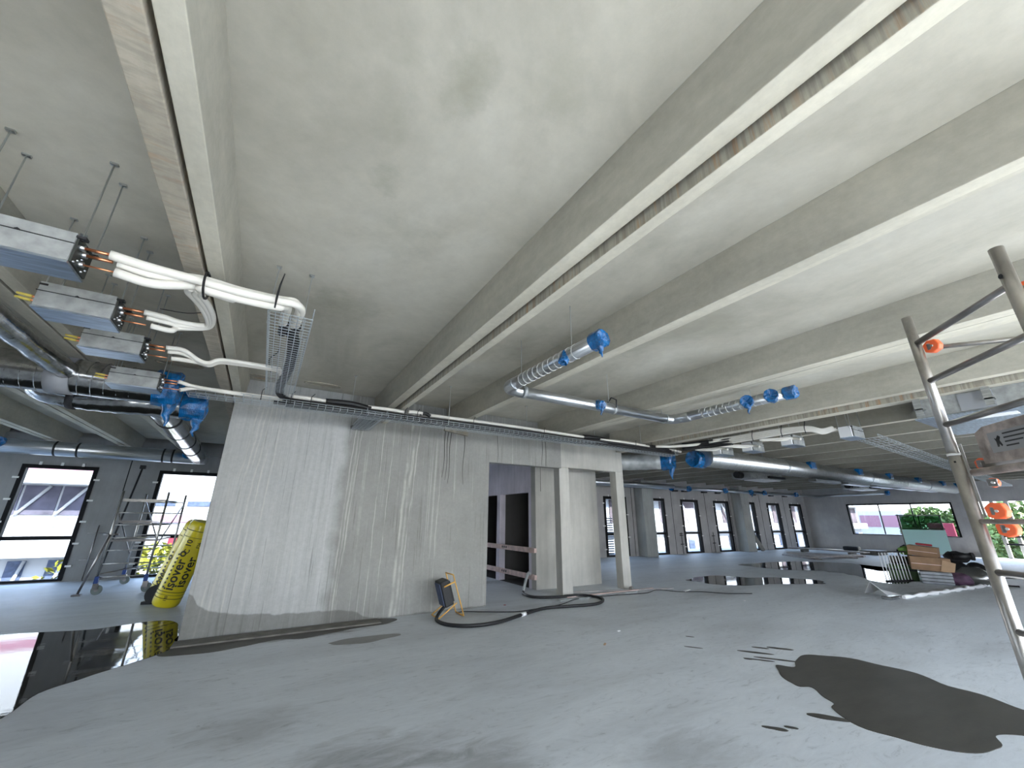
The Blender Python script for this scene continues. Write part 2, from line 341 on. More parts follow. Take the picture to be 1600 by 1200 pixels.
RJ = [(-7.4, .14, .12, ZR, ZR), (-6.05, .14, .12, ZR, ZR), (-4.69, .14, .12, ZR, ZR), (-3.36, .14, .12, ZR, ZR), (-2.07, .14, .12, ZR, ZR), (-.665, .14, .12, ZR, ZR+.01),
      (1.67, .14, .10, ZR, 3.28), (3.12, .12, .12, ZR, ZR+.05), (5.46, .17, .22, ZR, ZR+.005), (7.78, .16, .24, ZR, 3.27)]
RJ += [(9.93+1.51*i, .10, .10, ZR, ZR+.01) for i in range(13)]
for g, wl, wr, zl, zr in RJ:
    ye = 7.6 if -.6 < g < 7.9 else Y1
    rib(g-wl, g-.012, zl, Y0, ye, .03, 0, M['rib_dirty'] if abs(g+.665) < .01 else M['rib_far'] if g > 9 else M['rib'])  # far ribs darker: the weaker light there is put into their colour
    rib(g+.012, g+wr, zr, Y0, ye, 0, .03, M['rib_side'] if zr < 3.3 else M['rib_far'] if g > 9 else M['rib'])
for x, y in ((.55, 7.2), (-.3, 7.3), (6.2, 7.2), (5.6, 7.3), (-1.4, 7.3)):   # grouted voids in the slab soffit
    b = MB(); b.tube([(x+.28*math.cos(a)*1.0, y+.09*math.sin(a), ZC-.004) for a in [2*PI*k/18 for k in range(18)]], .014, 6, closed=True)
    b.prism([(x+.27*math.cos(2*PI*k/18), y+.085*math.sin(2*PI*k/18)) for k in range(18)], 'z', ZC-.006, ZC+.01)
    b.build('void_cover', M['rib_side'], ceil)

# ------------------------------------------------------------------ walls
def wall(name, A, B, th, h, openings, mt, z0=0):
    """vertical wall from A to B; thickness to the left of A->B; openings (s0,s1,za,zb)"""
    A = Vector(A); B = Vector(B); d = (B-A); L = d.length; o = bpy.data.objects.new
    mb = MB(); s = 0
    for s0, s1, za, zb in sorted(openings):
        if s0 > s: mb.box((s, 0, z0), (s0, th, h))
        if za > z0: mb.box((s0, 0, z0), (s1, th, za))
        if zb < h: mb.box((s0, 0, zb), (s1, th, h))
        s = s1
    if s < L: mb.box((s, 0, z0), (L, th, h))
    bmesh.ops.remove_doubles(mb.bm, verts=mb.bm.verts, dist=1e-4)
    w = mb.build(name, mt); w['kind'] = 'structure'; w.location = (A.x, A.y, 0); w.rotation_euler = (0, 0, math.atan2(d.y, d.x))
    return w
WN = [0]
def window(A, B, s0, s1, za, zb, tr, fw=.09, depth=.08, tabs=True, off=.05, mull=(), gm='glass'):
    A = Vector(A); d = Vector(B)-Vector(A); WN[0] += 1
    e = empty('window_%d' % WN[0], (A.x, A.y, 0), kind='structure', rz=math.atan2(d.y, d.x))
    g0, g1 = off, off+depth
    f = MB(); f.box((s0, g0-.07, za), (s0+fw, g1, zb)); f.box((s1-fw, g0-.07, za), (s1, g1, zb)); f.box((s0+fw, g0-.07, zb-fw), (s1-fw, g1, zb)); f.box((s0+fw, g0-.07, za), (s1-fw, g1, za+fw*.55))
    bmesh.ops.remove_doubles(f.bm, verts=f.bm.verts, dist=1e-4)
    f.build('window_frame', M['frame'], e)
    zs = [za+fw*.5, zb-fw]
    if tr:
        MB().box((s0+fw, g0-.02, tr-.045), (s1-fw, g1-.01, tr+.045)).build('transom', M['frame'], e); zs = [za+fw*.5, tr-.045, tr+.045, zb-fw]
    xs = [s0+fw]+[q for q in mull]+[s1-fw]
    for q in mull: MB().box((q-.02, g0, za+.05), (q+.02, g1-.01, zb-.05)).build('mullion', M['frame'], e)
    for i in range(0, len(zs), 2):
        for k in range(len(xs)-1):
            MB().box((xs[k], (g0+g1)/2-.006, zs[i]), (xs[k+1], (g0+g1)/2+.006, zs[i+1])).build('pane', M[gm], e)
    if tabs:
        t0 = None; H = zb-za
        spots = [(s0-.03, za+H*(.12+.19*k), 1) for k in range(5)]+[(s1+.03, za+H*(.12+.19*k), 1) for k in range(5)]+[(s0+(s1-s0)*(.22+.28*k), zb+.035, 0) for k in range(3)]
        for x, z, hor in [q for i_, q in enumerate(spots) if fw < .1 or i_ % 2 == 0]:
            a, b = (.06, .022) if hor else (.026, .04)
            o = MB().box((x-a, g0-.075-off*0, z-b), (x+a, g0-.048, z+b)).build('fixing_tab', M['tab'], e)
    return e
# left rear facade (plane Y = 15.4)
LA, LB = (X0, Y1, 0), (4.6, Y1, 0)
wl = [(-8.2, -6.75), (-5.45, -4.0), (-2.70, -1.24), (.1, 1.55)]
wb_ = wall('wall_back', LA, LB, .25, ZC, [(a-X0, b-X0, 0.02, 2.85) for a, b in wl], M['facade'])
for a, b in wl: window(LA, LB, a-X0, b-X0, .02, 2.85, 1.04)
for x in (-3.37, -6.1, -.6):
    MB().box((x-X0-.012, -.004, 0), (x-X0+.012, .02, 3.3)).build('panel_joint', M['joint'], wb_)
MB().box((X0, 15.28, 3.32), (4.5, 15.4, 3.62)).build('trim_1', M['facade'])['kind'] = 'structure'   # ledger under the ribs
# right rear facade
RA, RB = (12-2*.9981*4, 14+2*.0627*4, 0), (29.5, 12.9, 0)
RL = (Vector(RB)-Vector(RA)).length
dx0 = (Vector(RB)-Vector(RA)).normalized()
def rs(s): return s+8.0
wr_ = [(1.25, 2.6), (3.85, 5.1), (6.24, 7.54), (8.75, 10.0), (11.07, 12.32), (13.47, 14.7), (15.75, 17.0)]
wrb = wall('wall_rear', RA, RB, .25, ZC, [(rs(a), rs(b), .02, 2.58-.007*i) for i, (a, b) in enumerate(wr_)]+[(.4, 2.0, .02, 2.6), (5.2, 6.6, .02, 2.6)], M['facade_r'])
for a_, b_ in ((.4, 2.0), (5.2, 6.6)): window(RA, RB, a_, b_, .02, 2.6, .95, .12, tabs=False, gm='glass_clear')  # unseen windows added to light the corridor behind the core
for i, (a, b) in enumerate(wr_): window(RA, RB, rs(a), rs(b), .02, 2.58-.007*i, .95, .12)
for s in (2.95, 5.6, 8.1, 10.1, 12.85, 15.2, 3.5):
    MB().box((rs(s)-.012, -.004, 0), (rs(s)+.012, .02, 3.1)).build('panel_joint', M['joint'], wrb)
for s in (5.7, 6.4, 7.9, 9.0, 12.1, 13.8, 15.2):
    MB().box((rs(s), -.16, 2.93), (rs(s)+.3, .02, 3.02)).build('corbel', M['dark'], wrb)
# end wall
EA, EB = (X1, 12.9, 0), (X1, Y0, 0)
we = wall('wall_right', EA, EB, .3, ZC, [(12.9-10.75, 12.9-6.37, .85, 2.5), (12.9-5.6, 12.9+1.2, 0, 2.5)], M['facade_r'])
window(EA, EB, 12.9-10.75, 12.9-6.37, .85, 2.5, None, .07, mull=(12.9-9.3, 12.9-7.95), tabs=False)
e = empty('window_%d' % (WN[0]+1), (0, 0, 0), kind='structure'); WN[0] += 1
for y in (5.55, 5.05, 4.6, 1.6, -1.15): MB().box((X1+.02, y-.06, 0), (X1+.2, y+.06, 2.5)).build('mullion', M['portal'], e)
for z in (.62, .95): MB().bar((X1-.1, 5.0, z), (X1-.1, -1.1, z), .035, 8).build('guard_rail', M['frame'], e)
# left side wall and the glazed front behind the camera
wsl = wall('wall_left', (X0, Y0, 0), (X0, Y1, 0), .25, ZC, [(1.5+3.2*i, 3.9+3.2*i, .02, 2.85) for i in (3, 4, 5)], M['facade'])
for i in (3, 4, 5): window((X0, Y0, 0), (X0, Y1, 0), 1.5+3.2*i, 3.9+3.2*i, .02, 2.85, 1.04, tabs=False)
FA, FB = (X1, Y0, 0), (X0, Y0, 0)
fo = [(.2+3.2*i, 3.25+3.2*i, .02, 3.3) for i in range(5, 10)]
wf = wall('wall_front', FA, FB, .25, ZC, fo, M['facade_r'])
for a, b, c, d in fo: window(FA, FB, a, b, c, d, 1.04, tabs=False, gm='glass_clear')
portal('front_portal', ((X0+X1)/2, Y0-.3, 1.65), (PI/2, 0, 0), X1-X0, 3.3)
portal('left_portal', (X0-.02, 5.4, 1.5), (0, -PI/2, 0), 2.9, 19)
portal('back_portal', (-2.2, Y1+.02, 1.45), (-PI/2, 0, 0), 13, 2.9)
portal('rear_portal', (16.5, 13.8, 1.3), (-PI/2, 0, math.atan2(dx0.y, dx0.x)), 26, 2.7)
portal('right_portal', (X1+.02, 4, 1.4), (0, PI/2, 0), 2.6, 17)

# core: front wall, niche wall, lift shafts
core = MB()
core.box((-.65, 7.57, 0), (4.0, 7.77, ZC)); core.box((4.0, 7.57, 2.73), (5.93, 7.77, ZC)); core.box((-.65, 7.77, 0), (-.45, 14.9, ZC)); core.box((-.45, 14.7, 0), (-.4, 14.9, ZC))
bmesh.ops.remove_doubles(core.bm, verts=core.bm.verts, dist=1e-4)
cw = core.build('wall_core', M['core']); cw['kind'] = 'structure'
nw = MB().box((5.87, 8.58, 0), (7.93, 8.78, ZC)).build('wall_niche', M['portal']); nw['kind'] = 'structure'
lw = MB(); lw.box((5.87, 8.78, 2.24), (6.05, 13.0, ZC)); lw.box((5.87, 8.78, 0), (6.05, 8.9, 2.24)); lw.box((5.87, 10.38, 0), (6.05, 10.56, 2.24)); lw.box((5.87, 12.3, 0), (6.05, 13.0, 2.24))
bmesh.ops.remove_doubles(lw.bm, verts=lw.bm.verts, dist=1e-4)
lwo = lw.build('wall_landing', M['lilac']); lwo['kind'] = 'structure'
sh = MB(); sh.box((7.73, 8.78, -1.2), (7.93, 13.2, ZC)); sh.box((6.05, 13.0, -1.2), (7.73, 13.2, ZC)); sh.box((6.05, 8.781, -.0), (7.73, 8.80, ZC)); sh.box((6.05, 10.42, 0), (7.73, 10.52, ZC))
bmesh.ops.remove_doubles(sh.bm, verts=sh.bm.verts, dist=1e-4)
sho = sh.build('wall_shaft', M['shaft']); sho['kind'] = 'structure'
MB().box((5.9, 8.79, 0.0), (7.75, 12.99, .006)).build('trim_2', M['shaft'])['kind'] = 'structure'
# drips on the core wall
for x, z0, z1 in ((2.98, 2.35, 3.28), (3.04, 2.3, 3.28), (3.10, 2.24, 3.28), (3.40, 2.24, 3.28), (4.20, 2.74, 3.4), (5.38, 2.74, 3.42), (5.48, 2.74, 3.42)):
    p = [(x+.012*math.sin(z*7+x*9)-(3.28-z)*.02*(x < 3.2), 7.568, z) for z in [z0+(z1-z0)*k/9 for k in range(10)]]
    MB().tube(p, [.003+.005*k/9*(1 if x < 4 or x > 5 else .4) for k in range(10)], 4).build('drip_mark', M['drip'], cw)
MB().tube([(6.03, 8.578, 2.25+.08*k) for k in range(14)], .006, 4).build('drip_mark', M['drip'], nw)
for a in ((2.93, 3.28, 3.45, .06), (5.3, 3.42, 5.62, .03)):
    MB().prism([(a[0], a[1]), (a[2], a[1]-.06), (a[2], a[1]+.2), (a[0], a[1]+.2)], 'y', 7.5, 7.57).build('bearing_pocket', M['rib_side'], cw)

# concrete portal in front of the niche
pt = empty('concrete_portal', (7.0, 7.75, 0), 'pale concrete portal frame with two square legs and a deep lintel', 'portal')
def P(o, mb, name, mt, bevel=0, kind=None):
    ob = mb.build(name, mt, o, bevel, kind); ob.location = -o.location; return ob
P(pt, MB().box((5.95, 7.68, 0), (6.24, 7.90, 2.77)), 'leg', M['portal'], .01)
P(pt, MB().box((7.80, 7.68, 0), (8.07, 7.90, 2.77)), 'leg', M['portal'], .01)
P(pt, MB().prism([(5.95, 2.77), (8.07, 2.77), (8.07, 3.28), (7.98, 3.36), (7.9, 3.42), (5.95, 3.42)], 'y', 7.68, 7.90), 'lintel', M['portal'], .008)

# columns in front of the rear facade
dx = Vector(RB)-Vector(RA); dx.normalize(); nx = Vector((dx.y, -dx.x, 0))
for s, wdt, lab in ((3.12, .68, 'grey concrete column standing beside the first rear window'), (10.32, .70, 'grey concrete column standing between the fourth and fifth rear windows')):
    b = Vector(RA)+dx*rs(s)
    c = MB().box((0, -.55, 0), (wdt, -.01, 3.34)).build('concrete_column', M['column'], None, .02)
    c.location = b; c.rotation_euler = (0, 0, math.atan2(dx.y, dx.x)); tag(c, lab, 'column')

# ------------------------------------------------------------------ outside
gr = MB().box((-120, -90, -7.2), (160, 120, -7)).build('ground', M['ground']); gr['kind'] = 'structure'
def building(name, loc, rz, w, h0, h1, rows, wallm, label, dep=8, braces=False, fascia=None):
    e = empty(name, loc, label, 'building', rz=rz)
    MB().box((0, 0, h0), (w, dep, h1)).build('wall', wallm, e)
    for (z0, z1, n, mt, gap) in rows:
        st = w/n
        for i in range(n):
            p = MB().box((i*st+gap, -.06, z0), ((i+1)*st-gap, .1, z1)).build('window', mt, e)
            if braces: MB().bar((i*st+gap, -.15, z0), (i*st+st*.7, -.15, z1), .07, 6).build('brace', M['b_white'], p)
    if fascia:
        for z0, z1, out in fascia: MB().box((-.2, -out, z0), (w+.2, 0, z1)).build('fascia', M['b_white'], e)
    return e
e = building('office_building', (-28, 30, 0), 0, 20.5, -7, 7.5, [(1.6, 3.0, 15, M['b_lilac'], .05), (-3.5, -.5, 15, M['b_glass'], .38)], M['b_white'],
             'white office block behind the left windows with slanted braces before its glazing', braces=True, fascia=[(3.05, 3.6, 1.6), (-.3, 1.05, 1.2)])
rl = MB()
for k in range(60): rl.box((k*.35, -1.3, 1.1), (k*.35+.12, -1.25, 1.45))
rl.box((0, -1.3, 1.42), (21, -1.24, 1.5)); rl.build('railing', M['b_white'], e, kind='stuff')
MB().prism([(17.2, 3.6), (20.5, 3.6), (20.5, 4.3), (18.6, 4.3)], 'y', -.3, -.05).build('roof', M['b_pink'], e)
e = building('apartment_building', (-6.2, 34, 0), -.05, 9, -7, 5.0, [(2.2, 2.5, 5, M['b_glass'], .3), (1.2, 1.65, 3, M['b_pink'], .6), (-.1, .5, 2, M['b_red'], 1.6)], M['b_white'],
             'white low building with a thin strip of windows and red panels, behind the scaffold tower', dep=6)
e = building('terrace_building', (13, 22, 0), -.03, 46, -7, 3.9, [(1.35, 2.9, 18, M['b_brown'], .55), (-2.5, .3, 18, M['b_glass'], .95)], M['b_white'],
             'long white building behind the rear windows with brownish window bays', braces=False, fascia=[(3.0, 3.3, .8), (.75, 1.3, .6)])
for k in range(9):
    MB().bar((1.3+k*5.1, -.2, 1.3), (.3+k*5.1, -.2, 3.0), .07, 6).build('brace', M['b_white'], e)
e = building('pink_building', (62.5, 26, 0), -1.35, 8, -7, 2.75, [(.9, 2.2, 4, M['b_pink'], .1)], M['b_white'],
             'pink and white building seen through the wide end window', dep=6)
lv = empty('louvre_screen', (12.9, 15.0, 0), 'white horizontal louvre screen behind the window beside the portal', 'screen')
for k in range(18): MB().box((-.2, 0, -.2+k*.105), (1.9, .09, -.14+k*.105)).build('slat', M['grille'], lv)
rp = MB().box((44.5, 9.9, -1), (44.8, 11.3, 1.45)).build('hoarding', M['b_red'], None, .03); tag(rp, 'plain red hoarding panel outside the wide end window', 'panel')
def leaves(n, c, r, size, seed, squash=.8):
    rnd = random.Random(seed); b = bmesh.new()
    for _ in range(n):
        while True:
            v = Vector((rnd.uniform(-1, 1), rnd.uniform(-1, 1), rnd.uniform(-1, 1)))
            if .45 < v.length < 1 and noise.noise(v*2.2+Vector((seed, 0, 0))) > -.22: break
        p = Vector(c)+Vector((v.x*r[0], v.y*r[1], v.z*r[2]))
        q = Matrix.Rotation(rnd.uniform(0, 6.3), 3, Vector((rnd.uniform(-1, 1), rnd.uniform(-1, 1), rnd.uniform(-1, 1))).normalized())
        s_ = size*rnd.uniform(.6, 1.3)
        vs = [b.verts.new(p+q @ Vector(t)*s_) for t in ((-.5, 0, 0), (0, -.28, .04), (.55, 0, 0), (0, .28, .04))]
        b.faces.new(vs)
    me = bpy.data.meshes.new('crown'); b.to_mesh(me); b.free(); return me
def tree(x, y, zc, r, label, mt, seed, n=1500, size=.45, group=None):
    t = empty('tree', (x, y, -7), label, 'tree', group)
    MB().tube([(0, 0, 0), (.1, .05, 3), (0, .1, zc+7)], [.28, .2, .08], 8).build('trunk', M['bark'], t)
    me = leaves(n, (0, 0, zc+7), r, size, seed); me.materials.append(mt)
    o = bpy.data.objects.new('crown', me); COL.objects.link(o); o.parent = t; o['kind'] = 'stuff'
TL = ['broad green tree outside the wide end window, behind the glass trolley', 'green tree outside the right half of the wide end window', 'green tree outside the open bay, nearest the end window',
      'tall green tree outside the open bay, behind the black rails', 'green tree outside the open bay, beyond the scaffold platform', 'green tree outside the open bay, farthest from the end window']
for i, (x, y, z, r) in enumerate(((57, 14.4, .6, (2.2, 2.2, 2.4)), (49, 10.2, .3, (1.8, 2.0, 2.4)), (43, 6.3, -.3, (1.7, 1.8, 3.4)), (39.5, 3.2, -.6, (1.7, 1.5, 3.4)), (44, 1.8, .4, (2, 2.2, 4.2)), (40, -1.6, 0, (2, 2.2, 4)))):
    tree(x, y, z, r, TL[i], M['leaf'], i+3, 2600, .42)
hb = leaves(2200, (0, 0, 0), (2.6, .9, 1.5), .3, 55); hb.materials.append(M['leaf_y'])
h = bpy.data.objects.new('hedge', hb); COL.objects.link(h); h.location = (-3.9, 22, -.9); tag(h, 'yellow-green hedge outside the window behind the rolling tower', 'hedge')
h['kind'] = 'stuff'

# ------------------------------------------------------------------ puddles
def puddle(name, pts, label, mt, z=.004, jit=.03, seed=0):
    P_ = spline([(x, y, 0) for x, y in pts+pts[:1]], 6)[:-1]
    c = sum(P_, Vector())/len(P_); b = MB(); out = []
    for i, p in enumerate(P_):
        n = noise.noise(Vector((p.x*3+seed, p.y*3, 0)))*jit*2; out.append(p+(p-c).normalized()*n)
    b.prism([(p.x, p.y) for p in out], 'z', .0005, z)
    bmesh.ops.triangulate(b.bm, faces=b.bm.faces)
    return tag(b.build(name, mt), label, 'puddle')
puddle('puddle', [(-4.2, 9.6), (-2.85, 9.24), (-1.92, 8.95), (-1.23, 9.13), (-.85, 8.95), (-.70, 8.0), (-.68, 7.60), (-.52, 7.45), (-.72, 7.15), (-.94, 6.85), (-1.27, 6.47), (-1.49, 6.13), (-1.58, 5.5), (-2.2, 5.0), (-3.5, 5.3), (-4.3, 7)],
       'large mirror-like puddle by the corner of the core wall and the yellow rolls', M['puddle'], jit=.03, seed=1)
puddle('puddle', [(10.44, 7.86), (11.2, 8.15), (12.2, 8.0), (12.5, 7.4), (13.3, 7.0), (13.75, 6.05), (13.3, 5.72), (12.5, 6.0), (11.8, 6.35), (11.0, 6.6), (10.5, 7.1)], 'small reflecting puddle before the rear windows, nearer the portal', M['puddle'], seed=2, jit=.1)
puddle('puddle', [(15.6, 9.6), (18.6, 9.3), (20.3, 7.7), (18.7, 6.75), (18.2, 6.0), (19.2, 5.5), (17.2, 4.95), (15.3, 4.6), (14.8, 5.15), (15.9, 5.95), (16.4, 7.0), (15.6, 7.9)], 'wide reflecting puddle between the stacked boards and the steel grid', M['puddle'], seed=3, jit=.15)
puddle('wet_patch', [(5.05, 2.72), (5.3, 2.95), (5.45, 3.05), (5.55, 2.92), (5.8, 3.0), (6.13, 3.06), (6.3, 2.95), (6.47, 2.7), (6.56, 2.29), (6.44, 2.01), (6.31, 1.61), (6.16, 1.31), (6.1, 1.0), (5.6, .95), (5.45, 1.2), (5.28, 1.31), (5.09, 1.24), (4.93, 1.28), (4.62, 1.44), (4.5, 1.63), (4.52, 1.99), (4.66, 2.2), (4.8, 2.24), (4.9, 2.35), (5.07, 2.51), (4.98, 2.6)],
       'big dark wet patch on the floor in front of the aluminium scaffold', M['wet'], jit=.04, seed=4)
puddle('wet_patch', [(-.62, 7.55), (.6, 7.55), (1.9, 7.56), (2.25, 7.4), (2.0, 7.17), (1.5, 7.12), (1.15, 7.0), (.8, 6.92), (.5, 7.02), (.1, 6.9), (-.3, 6.82), (-.75, 6.95), (-.70, 7.3)], 'dark wet band on the floor around the board at the core wall', M['wet'], jit=.03, seed=9, z=.0035)
puddle('wet_patch', [(1.1, 6.5), (1.4, 6.62), (1.9, 6.55), (2.0, 6.42), (1.6, 6.3), (1.2, 6.36)], 'faint oval wet patch on the open floor short of the lamp', M['damp'], jit=.03, seed=10, z=.003)
sm = ((4.47, 2.12, .16, .05), (3.86, 2.27, .10, .035), (4.0, 2.2, .06, .03), (5.37, 3.32, .05, .02), (5.7, 3.42, .2, .03), (5.2, 3.95, .12, .02), (5.6, 4.3, .06, .02), (6.15, 3.35, .16, .05), (5.95, 3.5, .1, .03), (3.95, 1.5, .08, .04), (5.65, 3.15, .22, .03), (5.45, 3.25, .16, .025))
wd = ['beside', 'nearest']
SL = ['longest wet blot left of the dark wet patch', 'wet blot on open floor nearest the camera side of the wet patch', 'tiny wet blot beside the blot nearest the camera', 'tiny wet dash short of the wet patch', 'thin wet dash just off the far edge of the wet patch',
      'thin wet dash farther out toward the hose', 'tiny wet dash farthest from the wet patch', 'curved wet blot past the far corner of the wet patch', 'small wet blot past the far corner of the wet patch', 'lone faint wet blot toward the floor front', 'long streak of water at the ragged tip of the wet patch', 'short streak of water at the ragged tip of the wet patch']
for i, (x, y, a, b) in enumerate(sm):
    th = -.95
    pts = [(x+math.cos(t)*a*math.cos(th)-math.sin(t)*b*math.sin(th), y+math.cos(t)*a*math.sin(th)+math.sin(t)*b*math.cos(th)) for t in [2*PI*k/9 for k in range(9)]]
    puddle('wet_spot', pts, SL[i], M['wet'], jit=.015, seed=i, z=.003)

# ------------------------------------------------------------------ ducts and air handling, left
def rods(o, pts, z0, z1=ZC, r=.006):
    for x, y in pts:
        rr = MB().bar((x, y, z0), (x, y, z1), r, 5).build('hanger_rod', M['rod'], o)
        k = MB().box((x-.018, y-.018, z1-.012), (x+.018, y+.018, z1)).build('anchor', M['rod'], rr)
def cap_film(o, c, d, r, L=.22, tail=True, seed=0, name='blue_film_cap'):
    """crumpled blue protective film bound over a duct end; d is the outward axis"""
    rnd = random.Random(seed); d = Vector(d).normalized(); c = Vector(c); b = MB(); n = 16
    up = Vector((0, 0, 1)) if abs(d.z) < .9 else Vector((1, 0, 0)); s_ = d.cross(up).normalized(); u_ = s_.cross(d)
    prof = [(-L*.45, 1.05), (-L*.2, 1.08), (0, 1.07), (L*.24, 1.06), (L*.34, .96), (L*.28, .6), (L*.2, .12)]
    rings = []
    for t, k in prof:
        ring = []
        for i in range(n):
            a = 2*PI*i/n; w = k*r*(1+.035*math.sin(i*2.7+seed+t*20)+rnd.uniform(-.025, .025))
            ring.append(b.bm.verts.new(c+d*(t+rnd.uniform(-.01, .01))+(s_*math.cos(a)+u_*math.sin(a))*w))
        rings.append(ring)
    for p, q in zip(rings, rings[1:]):
        for i in range(n):
            b.bm.faces.new((p[i], p[(i+1) % n], q[(i+1) % n], q[i]))
    b.bm.faces.new(rings[-1])
    f = b.build(name, M['blue'], o)
    if tail:
        t = MB(); q = c+d*L*.1-Vector((0, 0, r*.95)); p = [q+Vector((rnd.uniform(-.02, .02), rnd.uniform(-.02, .02), -k*r*.32)) for k in range(5)]
        t.tube([q+Vector((0, 0, r*.3))]+p, [r*.5, r*.4, r*.3, r*.22, r*.12, r*.04], 6); t.build('film_tail', M['blue'], f)
    return f
def stub(o, c, d, r, L, seed, tail=False):
    c = Vector(c); d = Vector(d).normalized()
    s_ = MB().tube([c, c+d*L], r, 14).build('branch_collar', M['galv'], o)
    cap_film(o, c+d*L, d, r, r*1.3, tail, seed)
def seams(o, path_a, path_b, r, step, mt, name='seam'):
    a = Vector(path_a); b = Vector(path_b); L = (b-a).length; d = (b-a)/L; mb = MB(); n = int(L/step)
    up = Vector((0, 0, 1)); s_ = d.cross(up).normalized(); u_ = s_.cross(d)
    for k in range(1, n):
        c = a+d*step*k; mb.tube([c+(s_*math.cos(t)+u_*math.sin(t))*(r+.001)+d*step*.5*(t/6.283) for t in [2*PI*i/18 for i in range(19)]], .004, 4, cap=False)
    return mb.build(name, mt, o, kind='stuff')

# large foil duct running left behind the units
d = empty('foil_duct', (-1.3, 6.25, 3.1), 'large silver foil duct with a grey tape band behind the four casings', 'duct')
P(d, MB().tube([(-8.9+.4*k, 6.25, 3.1+.006*math.sin(k*2)) for k in range(20)]+[(-1.27, 6.25, 3.1)], [.205+.004*math.sin(k*1.7) for k in range(21)], 28), 'duct_body', M['foil'])
P(d, MB().tube([(-2.26, 6.25, 3.1), (-2.06, 6.25, 3.1)], .213, 28), 'tape_band', M['tape'])
sm_ = seams(d, (-6, 6.25, 3.1), (-1.4, 6.25, 3.1), .204, .11, M['foil']); sm_.location = -d.location
c = cap_film(d, (-1.22, 6.25, 3.1), (1, 0, 0), .21, .3, True, 3); c.location = -d.location
rods(d, [], 3)
for x in (-1.7, -3.6, -6): 
    r0 = MB().bar((x, 6.03, 3.1), (x, 6.03, ZC), .006, 5).build('hanger_rod', M['rod'], d); r0.location = -d.location
# flexible foil duct bending out below, with a bright blue cap
d = empty('flexible_duct', (-1.1, 6.9, 3.1), 'crinkled flexible foil duct with a bright blue film cap before the core wall corner', 'duct')
pth = spline([(-2.75, 7.5, 3.45), (-2.72, 7.25, 3.25), (-2.55, 7.0, 3.05), (-2.2, 6.93, 2.98), (-1.95, 6.93, 3.0), (-1.7, 6.92, 3.03), (-1.4, 6.92, 3.04), (-1.1, 6.92, 3.05)], 5)
rr = [.12+.055*min(1, max(0, (i-16)/8))+.005*math.sin(i*2.3) for i in range(len(pth))]
P(d, MB().tube(pth, rr, 22), 'duct_body', M['foil']); P(d, MB().tube([pth[14], pth[15]], .135, 20), 'strap', M['dark'])
c = cap_film(d, (-1.02, 6.92, 3.05), (1, 0, 0), .185, .34, True, 8); c.location = -d.location
# branch that runs to the rear wall
d = empty('branch_duct', (-1.55, 8, 3.1), 'silver foil duct running away to the rear facade under the ribs', 'duct')
pth = [(-1.50-.02*k, 7.1+.62*k, 3.12) for k in range(12)]
P(d, MB().tube(pth, [.17+.004*math.sin(k*2.1) for k in range(12)], 22), 'duct_body', M['foil'])
for k in (2, 4, 6, 8): P(d, MB().tube([pth[k], (pth[k][0]-.001, pth[k][1]+.05, 3.12)], .178, 22), 'joint_band', M['dark'])
# duct along the left rear facade
d = empty('facade_duct', (-4, 14.2, 3.2), 'long galvanised duct hung along the top of the left rear facade', 'duct')
P(d, MB().tube([(-8.9, 14.1, 3.14), (-1.55, 14.1, 3.14)], .175, 24), 'duct_body', M['galv'])
for x in (-4.55, -4.15, -2.5, -2.3): P(d, MB().tube([(x, 14.1, 3.14), (x+.04, 14.1, 3.14)], .181, 24), 'joint_band', M['dark'])
for x, sd_ in ((-5.45, 4), (-1.95, 5)):
    c = cap_film(d, (x, 13.93, 3.2), (0, -1, 0), .12, .16, False, sd_); c.location = -d.location
# dark flexible duct passing behind the first units
d = empty('flexible_duct', (-2.1, 4.9, 3.12), 'dull flexible foil duct passing behind the second casing at the picture edge', 'duct')
P(d, MB().tube(spline([(-2.28, 3.6, 3.2), (-2.2, 4.4, 3.18), (-2.17, 5.0, 3.16), (-2.15, 5.6, 3.14), (-2.1, 6.1, 3.12)], 5), [.105+.006*math.sin(i*1.9) for i in range(21)], 16), 'duct_body', M['foil'])

